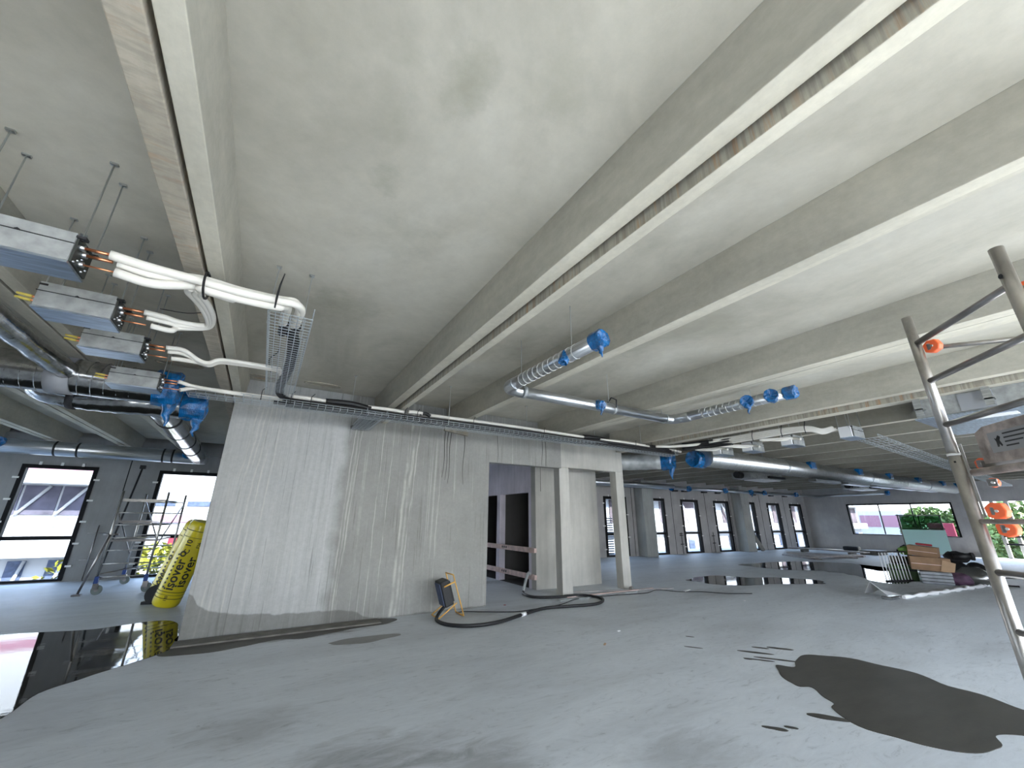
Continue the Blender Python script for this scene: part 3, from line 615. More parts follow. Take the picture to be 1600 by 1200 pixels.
# ------------------------------------------------------------------ fan-coil casings with pipes
def casing(x0, x1, y0, y1, z0, z1, label, group, side=1, yellow=False, plain=False):
    """side=+1: pipes leave on +X, -1: on -X"""
    o = empty('fan_coil_unit', ((x0+x1)/2, (y0+y1)/2, z0), label, 'air unit', group); L = o.location.copy()
    def Q(mb, n, m_, b=0, par=None):
        ob = mb.build(n, m_, par or o, b)
        if par is None: ob.location = -L
        return ob
    Q(MB().box((x0, y0, z0+.012), (x1, y1, z1)), 'casing', M['fcu'], .004)
    Q(MB().box((x0-.004, y0-.004, z0), (x1+.004, y1+.004, z0+.014)), 'underside', M['fcu_bot'])
    Q(MB().box((x0-.005, y0-.006, z1-.075), (x1+.003, y0, z1-.071)), 'lid_seam', M['dark'])
    Q(MB().prism([(x0*.5+x1*.5-.012, z1-.07), (x0*.5+x1*.5+.012, z1-.07), (x0*.5+x1*.5, z1-.062)], 'y', y0-.008, y0), 'latch', M['dark'])
    xe = x1 if side > 0 else x0; s_ = side
    ep = Q(MB().box((min(xe, xe+s_*.012), y0+.01, z0+.02), (max(xe, xe+s_*.012), y1-.01, z1-.01)), 'end_plate', M['fcu_end'])
    for k, (yy, zz, rr) in enumerate(((y0+.05, z0+.14, .014), (y0+.10, z0+.12, .014), (y0+.10, z0+.055, .011))):
        Q(MB().tube([(xe, yy, zz), (xe+s_*.035, yy, zz)], rr+.006, 10), 'ferrule', M['galv'])
    for k in range(5):
        Q(MB().tube([(xe, y0+.03+.04*k, z0+.03+.03*(k % 3)), (xe+s_*.02, y0+.03+.04*k, z0+.03+.03*(k % 3))], .006, 6), 'screw', M['galv'])
    for yy in (y0+.02, y1-.02):
        for xx in ((x0+.02, x1+.02) if side > 0 else (x0-.02, x1-.02)):
            Q(MB().box((xx-.022, yy-.022, z1-.03), (xx+.022, yy+.022, z1-.015)), 'bracket', M['dark'])
            if not plain:
                r0 = Q(MB().bar((xx, yy, z1-.03), (xx, yy, ZC), .005, 5), 'hanger_rod', M['rod'])
                MB().box((xx-.02, yy-.012, ZC-.014), (xx+.02, yy+.012, ZC)).build('anchor', M['rod'], r0)
    if yellow:
        for k in (0, 1):
            Q(MB().tube([(x0, y0+.10, z0+.11-.03*k), (x0-.10, y0+.10, z0+.115-.03*k)], .008, 8), 'copper_pipe', M['copper'])
            Q(MB().tube([(x0-.05, y0+.10, z0+.112-.03*k), (x0-.13, y0+.10, z0+.12-.03*k)], [.012, .009], 8), 'yellow_cap', M['yellow_tape'])
    return o
UL = [('first grey fan-coil casing, cut by the picture edge, biggest of its row', 3.0, 3.24, -1.66, -1.205), ('second grey fan-coil casing of the left row, yellow-taped stubs at its far end', 3.84, 4.09, -1.62, -1.21),
      ('third grey fan-coil casing of the left row, between the second and the smallest', 4.70, 4.92, -1.62, -1.21), ('fourth grey fan-coil casing of the left row, against the large foil duct', 5.72, 5.95, -1.66, -1.24)]
for i, (lb, y0, y1, x0, x1) in enumerate(UL):
    z0 = (2.98, 2.98, 3.0, 2.945)[i]
    casing(x0, x1, y0, y1, z0, z0+.205, lb, 'fan-coil casings in the left bay', 1, i > 0)
def pipe(name, label, cat, pts, r, mt, group=None, seg=9, n=6, kids=()):
    p = [Vector(q) for q in spline(pts, n)]
    o = MB().tube(p, r, seg).build(name, mt); tag(o, label, cat, group); return o
# copper tails and white insulated refrigerant pipes
GP = 'white insulated pipes in the left bay'
def tails(xe, y0, z0, k):
    e = empty('copper_tails', (xe, y0, z0), ('copper pipe tails leaving the first casing', 'copper pipe tails leaving the second left casing', 'copper pipe tails leaving the third left casing', 'copper pipe tails leaving the fourth left casing')[k], 'pipe')
    for yy, zz, x2, r in ((.05, .14, .135, .010), (.10, .12, .13, .010), (.10, .055, .16, .0055)):
        MB().tube([(.035, yy, zz), (x2+.02, yy, zz)], r, 8).build('copper_pipe', M['copper'], e)
for k, (lb, y0, y1, x0, x1) in enumerate(UL): tails(x1, y0, (2.98, 2.98, 3.0, 2.945)[k], k)
zt = 3.2
b1 = empty('pipe_bundle', (-.6, 3.2, 3.15), 'thick bundle of white insulated pipes from the first casing, bending down into the hanging tray', 'pipes')
def PB(o, pts, r, name='insulated_pipe', mt='white_pipe', n=6):
    ob = MB().tube([Vector(q) for q in spline(pts, n)], r, 10).build(name, M[mt], o); ob.location = -o.location; return ob
for k in range(4):
    dy, dz = (0, .045, .09, .045)[k], (0, .035, .0, -.035)[k]
    st = ((-1.06, 3.05, 3.12), (-1.03, 3.10, 3.10), (-1.03, 3.10, 3.035), (-.62, 3.26, 3.13))[k]
    xe = (.0, -.02, -.10, -.11)[k]
    pts = [st, (st[0]+.18, st[1]+.03, st[2]-.005), (-.66+.01*k, 3.17+dy, 3.15+dz), (-.4, 3.22+dy, 3.16+dz), (-.16, 3.27+dy, 3.19+dz), (xe-.03, 3.31+dy*.6, 3.21+dz), (xe+.01, 3.42, 3.22), (xe, 3.62, 3.235), (xe-.01, 3.86-.05*(k % 2), 3.235)]
    PB(b1, pts, .030)
t_ = MB().tube([(-.60, 3.225+.118*math.cos(a), 3.15+.088*math.sin(a)) for a in [2*PI*i/16 for i in range(16)]], .008, 5, closed=True).build('cable_tie', M['black'], b1); t_.location = -b1.location
t_ = MB().tube([(-.17, 3.22, 3.10), (-.17, 3.20, 3.2), (-.165, 3.19, 3.28), (-.15, 3.17, 3.38)], [.006, .009, .007, .004], 5).build('cable_tie', M['black'], b1); t_.location = -b1.location
b2 = empty('pipe_bundle', (-.7, 4.1, 3.15), 'pair of white insulated pipes from the second casing, folding back up to the thick bundle', 'pipes')
for k in range(3):
    st = ((-1.05, 3.89, 3.12), (-1.04, 3.94, 3.10), (-1.0, 3.94, 3.035))[k]; o_ = .04*k
    PB(b2, [st, (st[0]+.12, st[1]+.02, st[2]), (-.85, 3.98+o_*.5, 3.13-o_*.5), (-.72+o_*.4, 4.02+o_*.5, 3.15), (-.66+o_*.3, 3.99, 3.165), (-.66+o_*.6, 3.8, 3.17), (-.69+o_*.8, 3.6, 3.17), (-.73+o_, 3.42, 3.16), (-.70+o_, 3.33, 3.15)], .022)
PB(b2, [(-.98, 3.95, 3.2), (-.8, 3.9, 3.19), (-.66, 3.86, 3.22)], .004, 'loose_wire', 'black')
b3 = empty('pipe_bundle', (-.6, 4.9, 3.15), 'white insulated pipes from the third casing, dipping then entering the tray side', 'pipes')
for k in range(3):
    st = ((-1.05, 4.75, 3.14), (-1.04, 4.80, 3.12), (-1.0, 4.80, 3.055))[k]; o_ = .04*k
    PB(b3, [st, (-.92, st[1]+.02, st[2]+.01), (-.80, 4.86+o_, 3.10), (-.72, 4.9+o_, 3.10), (-.64, 4.9+o_, 3.15), (-.5, 4.92+o_, 3.17), (-.25, 4.97+o_, 3.19), (-.10, 5.02+o_, 3.2), (-.08, 5.2, 3.2)], .022)
b4 = empty('pipe_bundle', (-.6, 6.1, 3.1), 'two white insulated pipes from the fourth casing, running in the long tray', 'pipes')
for k in range(2):
    st = ((-1.08, 5.77, 3.085), (-1.05, 5.82, 3.0))[k]
    PB(b4, [st, (-.9, 5.85+.05*k, 3.07), (-.6, 6.08, 3.12-.01*k), (-.3, 6.2+.05*k, 3.15), (.0, 6.25+.05*k, 3.17), (.35, 6.26+.05*k, 3.19)], .022)

# ------------------------------------------------------------------ wire mesh trays
def mesh_tray(name, a, b, wdt, h, label, step=.055, lines=6, rodpts=(), r=.0028, group=None):
    a = Vector(a); b = Vector(b); L = (b-a).length; rz = math.atan2(b.y-a.y, b.x-a.x)
    o = empty(name, a, label, 'cable tray', group, rz)
    mb = MB()
    for i in range(lines): y = -wdt/2+wdt*i/(lines-1); mb.bar((0, y, 0), (L, y, 0), r, 4)
    for sgn in (-1, 1):
        for q in (1, 2): mb.bar((0, sgn*wdt/2, h*q/2), (L, sgn*wdt/2, h*q/2), r*(1.3 if q == 2 else 1), 4)
    for k in range(int(L/step)+1):
        x = k*step; mb.tube([(x, -wdt/2, h), (x, -wdt/2, 0), (x, wdt/2, 0), (x, wdt/2, h)], r, 4)
    mb.build('wire_mesh', M['wire'], o, kind='stuff')
    for x, y in rodpts: 
        r0 = MB().bar((x, y, 0), (x, y, ZC-a.z), .005, 5).build('hanger_rod', M['rod'], o)
        MB().box((x-.02, y-.02, ZC-a.z-.012), (x+.02, y+.02, ZC-a.z)).build('anchor', M['rod'], r0)
    return o
mesh_tray('cable_tray', (-1.05, 6.26, 3.07), (8.45, 6.36, 3.07), .3, .06, 'long wire mesh cable tray carrying black and white pipes above the core wall', .1, 5, [(2.0, .17), (3.5, -.17), (5.3, .17), (7.1, .17), (8.6, .17), (9.45, -.1)], .0035)
mesh_tray('cable_tray', (-.06, 3.46, 3.18), (-.05, 6.15, 3.18), .33, .10, 'wire mesh cable tray hanging across the bay, open end toward the camera', .065, 7, [(.27, .17), (.27, -.1), (1.9, -.16)], .0036)
mesh_tray('cable_tray', (1.28, 6.1, 3.10), (1.30, 7.5, 3.10), .3, .06, 'short wire mesh tray branch filled with black sleeves running into the core wall', .055, 6, [], .0032)
mesh_tray('cable_tray', (9.9, 3.0, 3.12), (29.0, 4.3, 3.12), .35, .06, 'far wire mesh tray crossing the right bay toward the end wall', .3, 5, [(2, .1), (6, .1)], .005)
bs = empty('pipe_run', (3, 6.26, 3.12), 'run of black and white insulated pipes lying in the long tray', 'pipes')
for yy, zz, x0, x1, rr, mt in ((6.2, 3.105, .0, 8.3, .028, 'black'), (6.27, 3.11, -.1, 8.3, .03, 'black'), (6.35, 3.11, .05, 8.2, .028, 'black'), (6.2, 3.155, .1, 8.2, .024, 'black')):
    PB(bs, [(x0+(x1-x0)*k/8, yy+.012*math.sin(k*1.7+yy*9), zz+.008*math.sin(k*2.3)) for k in range(9)], rr, 'black_pipe', mt)
for x0, x1, yy, zz in ((.05, .62, 6.24, 3.215), (1.12, 1.72, 6.24, 3.215), (1.78, 2.02, 6.22, 3.225), (2.12, 5.55, 6.24, 3.22), (5.95, 7.45, 6.22, 3.20), (6.2, 7.55, 6.28, 3.225), (8.1, 8.7, 6.30, 3.20)):
    PB(bs, [(x0, yy, zz), ((x0+x1)/2, yy+.01, zz+.01), (x1, yy, zz-.01*(x1 > 5))], .027, 'white_pipe', 'white_pipe')
for x0, x1, yy, zz, rr in ((.55, 1.2, 6.25, 3.215, .045), (1.98, 2.16, 6.23, 3.22, .03), (5.5, 6.3, 6.25, 3.215, .045), (7.4, 8.2, 6.28, 3.20, .045)):
    PB(bs, [(x0, yy, zz), (x0*.7+x1*.3, yy, zz+.012), (x0*.4+x1*.6, yy+.01, zz+.015), (x1, yy, zz-.02)], rr, 'black_sleeve', 'black')
for x in (-.25, .1, .35, 1.7, 1.9, 2.9, 4.4, 6.9, 7.4, 8.3):
    PB(bs, [(x, 6.12, 3.08), (x, 6.1, 3.2), (x+.02, 6.12, 3.24), (x+.04, 6.13, 3.268)], .005, 'cable_tie', 'black', 3)
b5 = empty('pipe_run', (0, 4.6, 3.2), 'black pipe sleeves lying in the tray that hangs across the bay', 'pipes')
for x in (-.10, .0):
    PB(b5, [(x, 3.78, 3.235), (x-.01, 3.95, 3.24), (x-.01, 4.02, 3.235)], .037, 'black_sleeve', 'black')
for x, q in ((-.03, .0), (.03, .02), (0, -.03)):
    PB(b5, [(x-.03, 3.95, 3.235), (x, 4.2, 3.215), (x+.01, 4.7, 3.21), (x-.02, 5.3, 3.21), (x-.06, 5.9, 3.21), (x+.02, 6.2, 3.17), (x+.3, 6.26, 3.15)], .024, 'black_pipe', 'black')
PB(b5, [(-.11, 4.3, 3.2), (-.13, 4.6, 3.24), (-.2, 4.9, 3.25), (-.17, 5.2, 3.2)], .006, 'loose_wire', 'black')
b6 = empty('pipe_run', (1.3, 6.8, 3.13), 'black sleeves filling the short tray branch by the core wall', 'pipes')
for k in range(4): PB(b6, [(1.19+.07*k, 6.2, 3.13), (1.2+.065*k, 6.7, 3.13), (1.18+.07*k, 7.2, 3.13), (1.17+.07*k, 7.55, 3.15)], .03, 'black_sleeve', 'black', 3)

# ------------------------------------------------------------------ exposed spiral duct loop, middle bay
d = empty('spiral_duct', (4, 4.2, 3.2), 'bare spiral duct loop on the middle ceiling with blue wrapped outlets', 'duct')
ZD = 3.2
P(d, MB().tube([(2.46, 2.55, ZD), (2.46, 4.05, ZD)], .075, 20), 'duct_body', M['galv'])
P(d, MB().tube(spline([(2.46, 4.0, ZD), (2.47, 4.16, ZD), (2.55, 4.25, ZD), (2.72, 4.27, ZD)], 5), .079, 20), 'elbow', M['galv'])
P(d, MB().tube([(2.68, 4.27, ZD), (5.6, 4.24, ZD)], .075, 20), 'duct_body', M['galv'])
P(d, MB().tube(spline([(5.55, 4.24, ZD), (5.70, 4.20, ZD), (5.75, 4.05, ZD), (5.75, 3.9, ZD)], 5), .079, 20), 'elbow', M['galv'])
P(d, MB().tube([(5.75, 3.95, ZD), (5.74, 2.4, ZD)], .075, 20), 'duct_body', M['galv'])
for x in (2.72, 4.35, 5.5): P(d, MB().tube([(x, 4.26, ZD), (x+.05, 4.26, ZD)], .084, 20), 'joint_collar', M['galv_flat'])
P(d, MB().tube([(4.36, 4.17, 3.2), (4.36, 4.16, 3.32), (4.36, 4.26, 3.38), (4.36, 4.36, 3.3)], .01, 5), 'strap', M['dark'])
for a, b in (((2.46, 2.7, ZD), (2.46, 4.0, ZD)), ((5.75, 3.8, ZD), (5.74, 2.5, ZD))):
    s0 = seams(d, a, b, .075, .1, M['tab']); s0.location = -d.location
for c_, dd, r_, sd_, tl in (((2.46, 2.5, ZD), (0, -1, 0), .085, 11, True), ((2.40, 2.95, ZD-.05), (-.5, 0, -1), .05, 12, False), ((4.03, 4.17, ZD-.01), (0, -1, -.3), .07, 13, True),
                           ((5.68, 2.93, ZD), (-1, -.3, -.2), .085, 14, True), ((5.68, 2.6, ZD+.0), (-1, -.3, 0), .085, 15, False), ((5.74, 2.38, ZD), (0, -1, 0), .085, 16, False)):
    c = cap_film(d, c_, dd, r_, .17, tl, sd_); c.location = -d.location
for x, y in ((2.46, 2.9), (2.48, 3.9), (4.3, 4.26), (5.75, 2.9), (5.5, 4.25)):
    r0 = MB().bar((x, y, ZD+.07), (x, y, ZC), .005, 5).build('hanger_rod', M['rod'], d); r0.location = -d.location

# ------------------------------------------------------------------ main spiral duct, right bays
d = empty('spiral_duct', (18, 5.95, 3.05), 'long fat spiral duct running down the right bays with square blue covers', 'duct')
ZM = 3.07
P(d, MB().tube([(9.35, 6.1, ZM), (28.3, 5.85, ZM)], .225, 26), 'duct_body', M['spiral'])
s0 = seams(d, (9.6, 6.1, ZM), (22.0, 5.93, ZM), .225, .16, M['galv']); s0.location = -d.location
for x in (12.9, 18.6, 24.4): P(d, MB().tube([(x, 6.05-.013*(x-12.9), ZM), (x+.05, 6.05-.013*(x-12.9), ZM)], .235, 26), 'joint_collar', M['galv'])
for x in (14.3, 17.6, 20.2, 23.1, 26.0, 28.0):
    y = 6.1-.0132*(x-9.35)
    b0 = MB().box((x-.16, y-.27, ZM+.02), (x+.16, y-.12, ZM+.23)).build('blue_cover', M['blue'], d, .02); b0.location = -d.location
c = cap_film(d, (9.3, 6.3, ZM-.02), (-1, -.1, 0), .2, .6, False, 21); c.location = -d.location
d = empty('flexible_duct', (8.3, 7.9, 3.05), 'grey flexible duct with a drooping blue film cap beside the portal', 'duct')
P(d, MB().tube(spline([(6.2, 8.28, 3.05), (7.6, 8.2, 3.05), (8.4, 7.7, 3.06), (8.9, 7.1, 3.06)], 6), [.21+.006*math.sin(i*2.2) for i in range(19)], 22), 'duct_body', M['cover'])
c = cap_film(d, (9.0, 6.92, 3.06), (.35, -1, 0), .22, .4, True, 22); c.location = -d.location
for x, y in ((8.2, 7.8), (9.6, 6.1), (12, 6.06)):
    r0 = MB().bar((x, y, 3.2), (x, y, ZC), .006, 5).build('hanger_rod', M['rod'], d); r0.location = -d.location
# slim duct in front of the rear facade
d = empty('slim_duct', (20, 12.6, 3.1), 'slim galvanised duct hung before the rear windows with small blue caps', 'duct')
def rp_(s, off): return Vector(RA)+dx*rs(s)+nx*off
a = rp_(-1.5, 1.05); b = rp_(17.3, 1.05)
P(d, MB().tube([(a.x, a.y, 3.02), (b.x, b.y, 2.98)], .085, 14), 'duct_body', M['galv'])
P(d, MB().tube([(a.x, a.y-.22, 3.06), (a.x+6, a.y-.5, 3.05)], .1, 14), 'duct_body', M['galv'])
for s, k in ((4.4, 1), (5.6, 2), (8.3, 3), (10.4, 4), (11.6, 5), (14.6, 6)):
    q = rp_(s, 1.16); c = cap_film(d, (q.x, q.y, 3.0), (nx.x, nx.y, .2), .12, .18, k == 4, 30+k); c.location = -d.location
d = empty('slim_duct', (29.0, 9, 3.0), 'thin pale duct hung along the end wall above the wide window', 'duct')
P(d, MB().tube([(29.0, 11.7, 2.98), (28.9, 8.6, 3.02)], .07, 12), 'duct_body', M['galv'])
c = cap_film(d, (28.85, 8.5, 3.02), (0, -1, 0), .12, .2, False, 44); c.location = -d.location
for y in (9.2, 11.2): P(d, MB().bar((28.95, y, 3.0), (28.95, y, ZC), .006, 5), 'hanger_rod', M['rod'])

# right bay fan-coil casings, mirrored
UR = [(8.62, 5.18, 5.40, 2.98, 'first right-bay casing, tucked above the start of the fat duct'), (8.82, 4.60, 4.84, 3.0, 'second right-bay casing, below the white pipe bundle'), (8.62, 3.72, 3.95, 2.98, 'third right-bay casing, below the bend of the white pipes'), (8.62, 2.76, 2.98, 2.98, 'last right-bay casing, at the free end of the white pipes')]
for x, y0, y1, z0, lb in UR:
    o = casing(x, x+.43, y0, y1, z0, z0+.205, lb+', pale end plate', 'fan-coil casings in the right bay', -1, False)
    ep = MB().box((x-.05, y0+.02, z0+.01), (x-.013, y1-.02, z0+.19)).build('pale_end_cover', M['white'], o); ep.location = -o.location
    MB
b7 = empty('pipe_bundle', (8.3, 4, 3.15), 'bundle of white insulated pipes over the right-bay casings', 'pipes')
for k in range(4):
    q = .035*k
    PB(b7, [(8.2-.0*k, 5.4-.1*k, 3.14+q), (8.3, 4.8, 3.15+q), (8.33, 4.2, 3.16+q), (8.38, 3.7, 3.18+q*.8), (8.42, 3.35, 3.17+q*.6), (8.5, 3.18, 3.10+q*.6), (8.58, 3.05, 3.14+q*.5), (8.62, 2.98+.04*k, 3.16)], .025)
for yy, x in ((5.3, 8.5), (4.72, 8.7), (3.85, 8.5)):
    for k in range(2): PB(b7, [(8.33, yy+.35, 3.12), (8.42, yy+.2, 3.10+.02*k), (x, yy+.02-.06*k, 3.08+.03*k), (x+.1, yy-.1-.05*k, 3.10), (x+.06, yy-.28, 3.06)], .022)
PB(b7, [(7.6, 6.15, 3.2), (7.8, 5.9, 3.18), (8.0, 5.6, 3.18), (8.2, 5.35, 3.2)], .03)
for k in range(3): PB(b7, [(8.02, 5.75, 3.12+.05*k), (8.2, 5.3, 3.13+.05*k), (8.32, 4.75, 3.13+.05*k)], .036, 'black_sleeve', 'black')
for y_ in (4.3, 3.75, 3.35): PB(b7, [(8.28, y_, 3.1), (8.26, y_, 3.2), (8.27, y_-.02, 3.3), (8.28, y_-.03, 3.4)], .007, 'cable_tie', 'black', 3)
# big air handler behind the scaffold
d = empty('air_handler', (8.6, 1.2, 3.0), 'large flat grey air handling unit hung from rods behind the scaffold top', 'air unit')
P(d, MB().box((7.95, .35, 3.0), (9.9, 1.78, 3.3)), 'casing', M['fcu'], .01)
P(d, MB().box((7.93, .33, 2.985), (9.92, 1.80, 3.0)), 'underside', M['fcu_bot'])
P(d, MB().box((7.93, 1.0, 3.02), (7.948, 1.32, 3.25)), 'dark_panel', M['tape'])
P(d, MB().box((7.90, -.2, 2.99), (9.9, .34, 3.3)), 'end_box', M['fcu'], .01)
P(d, MB().tube([(7.9, .05, 3.15), (7.86, .05, 3.15)], .1, 18), 'round_port', M['dark'])
P(d, MB().box((8.3, .9, 2.975), (8.5, 1.5, 2.985)), 'bright_strip', M['white'])
for x, y in ((7.86, 1.7), (7.86, 1.03), (9.9, 1.7)):
    P(d, MB().bar((x, y, 3.1), (x, y, ZC), .006, 5), 'hanger_rod', M['rod'])
    P(d, MB().box((x-.05, y-.05, 3.1), (x+.05, y+.05, 3.12)), 'bracket', M['galv']); P(d, MB().box((x-.05, y-.04, 3.02), (x-.03, y+.04, 3.26)), 'bracket', M['galv'])
# units hanging farther back
for i, (x, y, lb) in enumerate(((14.6, 8.35, 'low ceiling unit with a round black spigot before the rear windows'), (23.5, 8.3, 'distant ceiling unit with a bright underside near the end window'))):
    d = empty('ceiling_unit', (x, y, 3.0), lb, 'air unit')
    MB().box((.2, -.35, .03), (2.4, .35, .24)).build('casing', M['fcu'], d, .01)
    MB().box((.9, -.3, .0), (2.3, .3, .028)).build('underside', M['white'], d)
    MB().box((1.3, -.45, .06), (2.4, -.36, .14)).build('slot', M['dark'], d)
    MB().tube([(.2, 0, .14), (-.08, 0, .14)], .12, 16).build('spigot', M['dark'], d)
    for xx in (.3, 2.2): MB().bar((xx, -.33, .2), (xx, -.33, ZC-3.0), .006, 5).build('hanger_rod', M['rod'], d)
d = empty('facade_trunking', (20, 7.3, 3.0), 'broken line of bright trunking hung beneath the fat spiral duct', 'trunking')
for k in range(5): P(d, MB().box((17.0+2.3*k, 6.9-.12*k, 2.93), (19.0+2.3*k, 7.15-.12*k, 3.02)), 'trunking_length', M['galv'])

# ------------------------------------------------------------------ rolling scaffold tower, left
d = empty('scaffold_tower', (-2.3, 13.4, 0), 'small aluminium rolling scaffold tower on castors before the left rear windows', 'scaffold')
FR = [((-2.74, 12.6), (-1.93, 12.6)), ((-2.62, 14.2), (-1.80, 14.2))]
for (a, b) in FR:
    for q in (a, b):
        P(d, MB().bar((*q, .28), (*q, 2.13), .022, 10), 'upright', M['steel'])
    for z in (.34, .6, .87, 1.13, 1.4, 1.66, 1.93): P(d, MB().bar((*a, z), (*b, z), .014, 8), 'rung', M['steel'])
P(d, MB().box((-2.7, 12.55, 1.90), (-1.95, 12.65, 1.96)), 'top_board', M['steel'])
P(d, MB().box((-2.68, 12.62, 1.44), (-2.1, 14.2, 1.49)), 'platform', M['steel_d'])
P(d, MB().box((-2.7, 12.6, 1.05), (-1.9, 14.2, 1.09)), 'platform', M['steel_d'])
for a, b in (((-2.74, 12.6, 1.7), (-2.62, 14.2, .7)), ((-1.93, 12.6, .87), (-1.8, 14.2, 1.9)), ((-2.74, 12.6, .4), (-1.8, 14.2, .5)), ((-2.62, 14.2, 2.0), (-1.93, 12.6, 1.1)), ((-1.93, 12.6, 1.93), (-1.8, 14.2, 1.93)), ((-1.93, 12.6, 1.4), (-1.8, 14.2, 1.4))):
    P(d, MB().bar(a, b, .014, 8), 'brace', M['steel_d'])
for x, y, k in ((-2.74, 12.6, 0), (-1.93, 12.6, 1), (-2.62, 14.2, 2), (-1.80, 14.2, 3)):
    c = P(d, MB().disc_cyl((x+.05, y, .095), (.25, 1, 0), .095, .04, 20), 'castor', M['castor'])
    c2 = MB().disc_cyl((x+.05, y, .095), (.25, 1, 0), .035, .055, 12).build('hub', M['steel_d'], c)
    c3 = MB().box((x-.03, y-.035, .10), (x+.06, y+.035, .22)).build('fork', M['steel_d'], c)
    P(d, MB().box((x-.035, y-.035, .22), (x+.035, y+.035, .36)), 'castor_sleeve', M['bluep'], .006)
P(d, MB().tube([(-2.74, 12.58, 1.2), (-2.97, 12.6, .04)], .022, 8), 'outrigger', M['steel_d'])
P(d, MB().box((-3.05, 12.55, 0), (-2.91, 12.67, .03)), 'outrigger_foot', M['steel_d'])
P(d, MB().bar((-2.86, 12.6, 1.2), (-2.6, 12.6, 1.2), .02, 8), 'coupler', M['steel_d'])
o = MB().tube([(-3.2, 14.62, .02), (-3.08, 15.30, 2.9)], .022, 8).build('prop', M['dark']); MB().box((-3.14, 15.26, 2.86), (-3.02, 15.33, 2.96)).build('prop_head', M['dark'], o)
tag(o, 'dark steel pole leaning on the rear wall between the two left windows', 'pole')
o = MB().tube([(-3.62, 15.36, 0), (-3.62, 15.36, 1.35)], .015, 8).build('standpipe', M['steel_d'])
for z in (.5, 1.15): MB().bar((-3.80, 15.36, z), (-3.44, 15.36, z), .01, 6).build('bracket', M['steel_d'], o)
tag(o, 'thin upright pipe with crossbars against the wall beside the first left window', 'pipe')
for s_, z in ((6.0, .98), (8.35, .98)):
    q = Vector(RA)+dx*rs(s_)+nx*.04
    o = MB().tube([(q.x, q.y, 0), (q.x, q.y, z)], .014, 6).build('standpipe', M['dark'])
    for zz in ((.45, .85, .93) if s_ < 7 else (.45, .8)): MB().bar((q.x-.12, q.y, zz), (q.x+.12, q.y, zz), .018, 6).build('bracket', M['dark'], o)
    tag(o, 'thin dark pipe stub on the rear wall before the third window' if s_ < 7 else 'thin dark pipe stub on the rear wall before the fourth window', 'pipe')
o = MB().box((-.13, -.03, 0), (.13, .03, 1.0)).build('leaning_plank', M['wood_d'], None, .004); q = Vector(RA)+dx*rs(11.75)+nx*.42
o.location = q; o.rotation_euler = (-.28, -.32, math.atan2(dx.y, dx.x)); tag(o, 'short brown plank leaning against the fifth rear window', 'plank')

# ------------------------------------------------------------------ yellow insulation rolls
def text_mesh(txt, size, depth=.0):
    cu = bpy.data.curves.new('lettering', 'FONT'); cu.body = txt; cu.size = size; cu.resolution_u = 3; cu.extrude = 0; cu.offset = size*.022
    t = bpy.data.objects.new('lettering', cu); COL.objects.link(t)
    dg = bpy.context.evaluated_depsgraph_get(); me = bpy.data.meshes.new_from_object(t.evaluated_get(dg))
    bpy.data.objects.remove(t); bpy.data.curves.remove(cu); return me
def roll(loc, top, r, L, label, txt, phase, seed):
    """roll standing on end, leaning toward 'top'; print wrapped round the film"""
    o = empty('insulation_roll', loc, label, 'insulation roll', 'yellow insulation rolls'); L_ = L
    b = MB(); n = 26; rnd = random.Random(seed); rings = []
    for t in [0, .02, .05]+[.05+.9*k/12 for k in range(1, 13)]+[.97, 1.0]:
        k = 1 if .04 < t < .96 else (.86 if t in (0, 1.0) else .96)
        ring = []
        for i in range(n):
            a = 2*PI*i/n; w = r*k*(1+.02*math.sin(3*a+t*5+seed)+(.05*math.sin(7*a+seed)*max(0, t-.8)/.2))
            ring.append(b.bm.verts.new((math.cos(a)*w, math.sin(a)*w, t*L_)))
        rings.append(ring)
    for p, q in zip(rings, rings[1:]):
        for i in range(n):
            f = b.bm.faces.new((p[i], p[(i+1) % n], q[(i+1) % n], q[i])); f.smooth = True
    b.bm.faces.new(rings[0][::-1]); b.bm.faces.new(rings[-1])
    body = b.build('film_wrap', M['yellow'], o)
    def on(u, v): a = phase+v/r; return (math.cos(a)*(r*1.03), math.sin(a)*(r*1.03), u)
    for (tx, size, u0, v0) in txt:
        me = text_mesh(tx, size); me.materials.append(M['print_'])
        for v in me.vertices: v.co = Vector(on(u0+v.co.x, v0-v.co.y))
        ob = bpy.data.objects.new('lettering', me); COL.objects.link(ob); ob.parent = body
    dm = MB()
    for k in range(9):
        c0 = on(.34+.07*k, -.14); u = Vector((math.cos(phase-.14/r), math.sin(phase-.14/r), 0))
        dm.disc_cyl(Vector(c0), u, .018, .004, 10)
    dm.build('dot_row', M['print_'], body, kind='stuff')
    for z, w_ in ((.16, .010), (.22, .006), (.27, .010), (L_-.16, .01), (L_-.28, .006)):
        dm = MB(); dm.tube([(math.cos(a)*r*1.02, math.sin(a)*r*1.02, z) for a in [2*PI*i/30 for i in range(30)]], w_*.5, 4, closed=True); dm.build('printed_line', M['print_'], body)
    dv = (Vector(top)-Vector(loc)).normalized(); q = Vector((0, 0, 1)).rotation_difference(dv)
    o.rotation_mode = 'QUATERNION'; o.rotation_quaternion = q
    return o
roll((-1.22, 10.38, .04), (-.90, 10.2, 1.5), .215, 1.5, 'yellow printed insulation roll leaning on the core wall corner, nearer of the two', [('isover', .215, .30, .02), ('isover', .215, .36, .17), ('10', .13, 1.05, -.02), ('o', .2, .87, -.03), ('C', .12, .93, -.0), ('F26', .07, 1.05, .12), ('120', .06, .12, .0)], -1.55, 1)
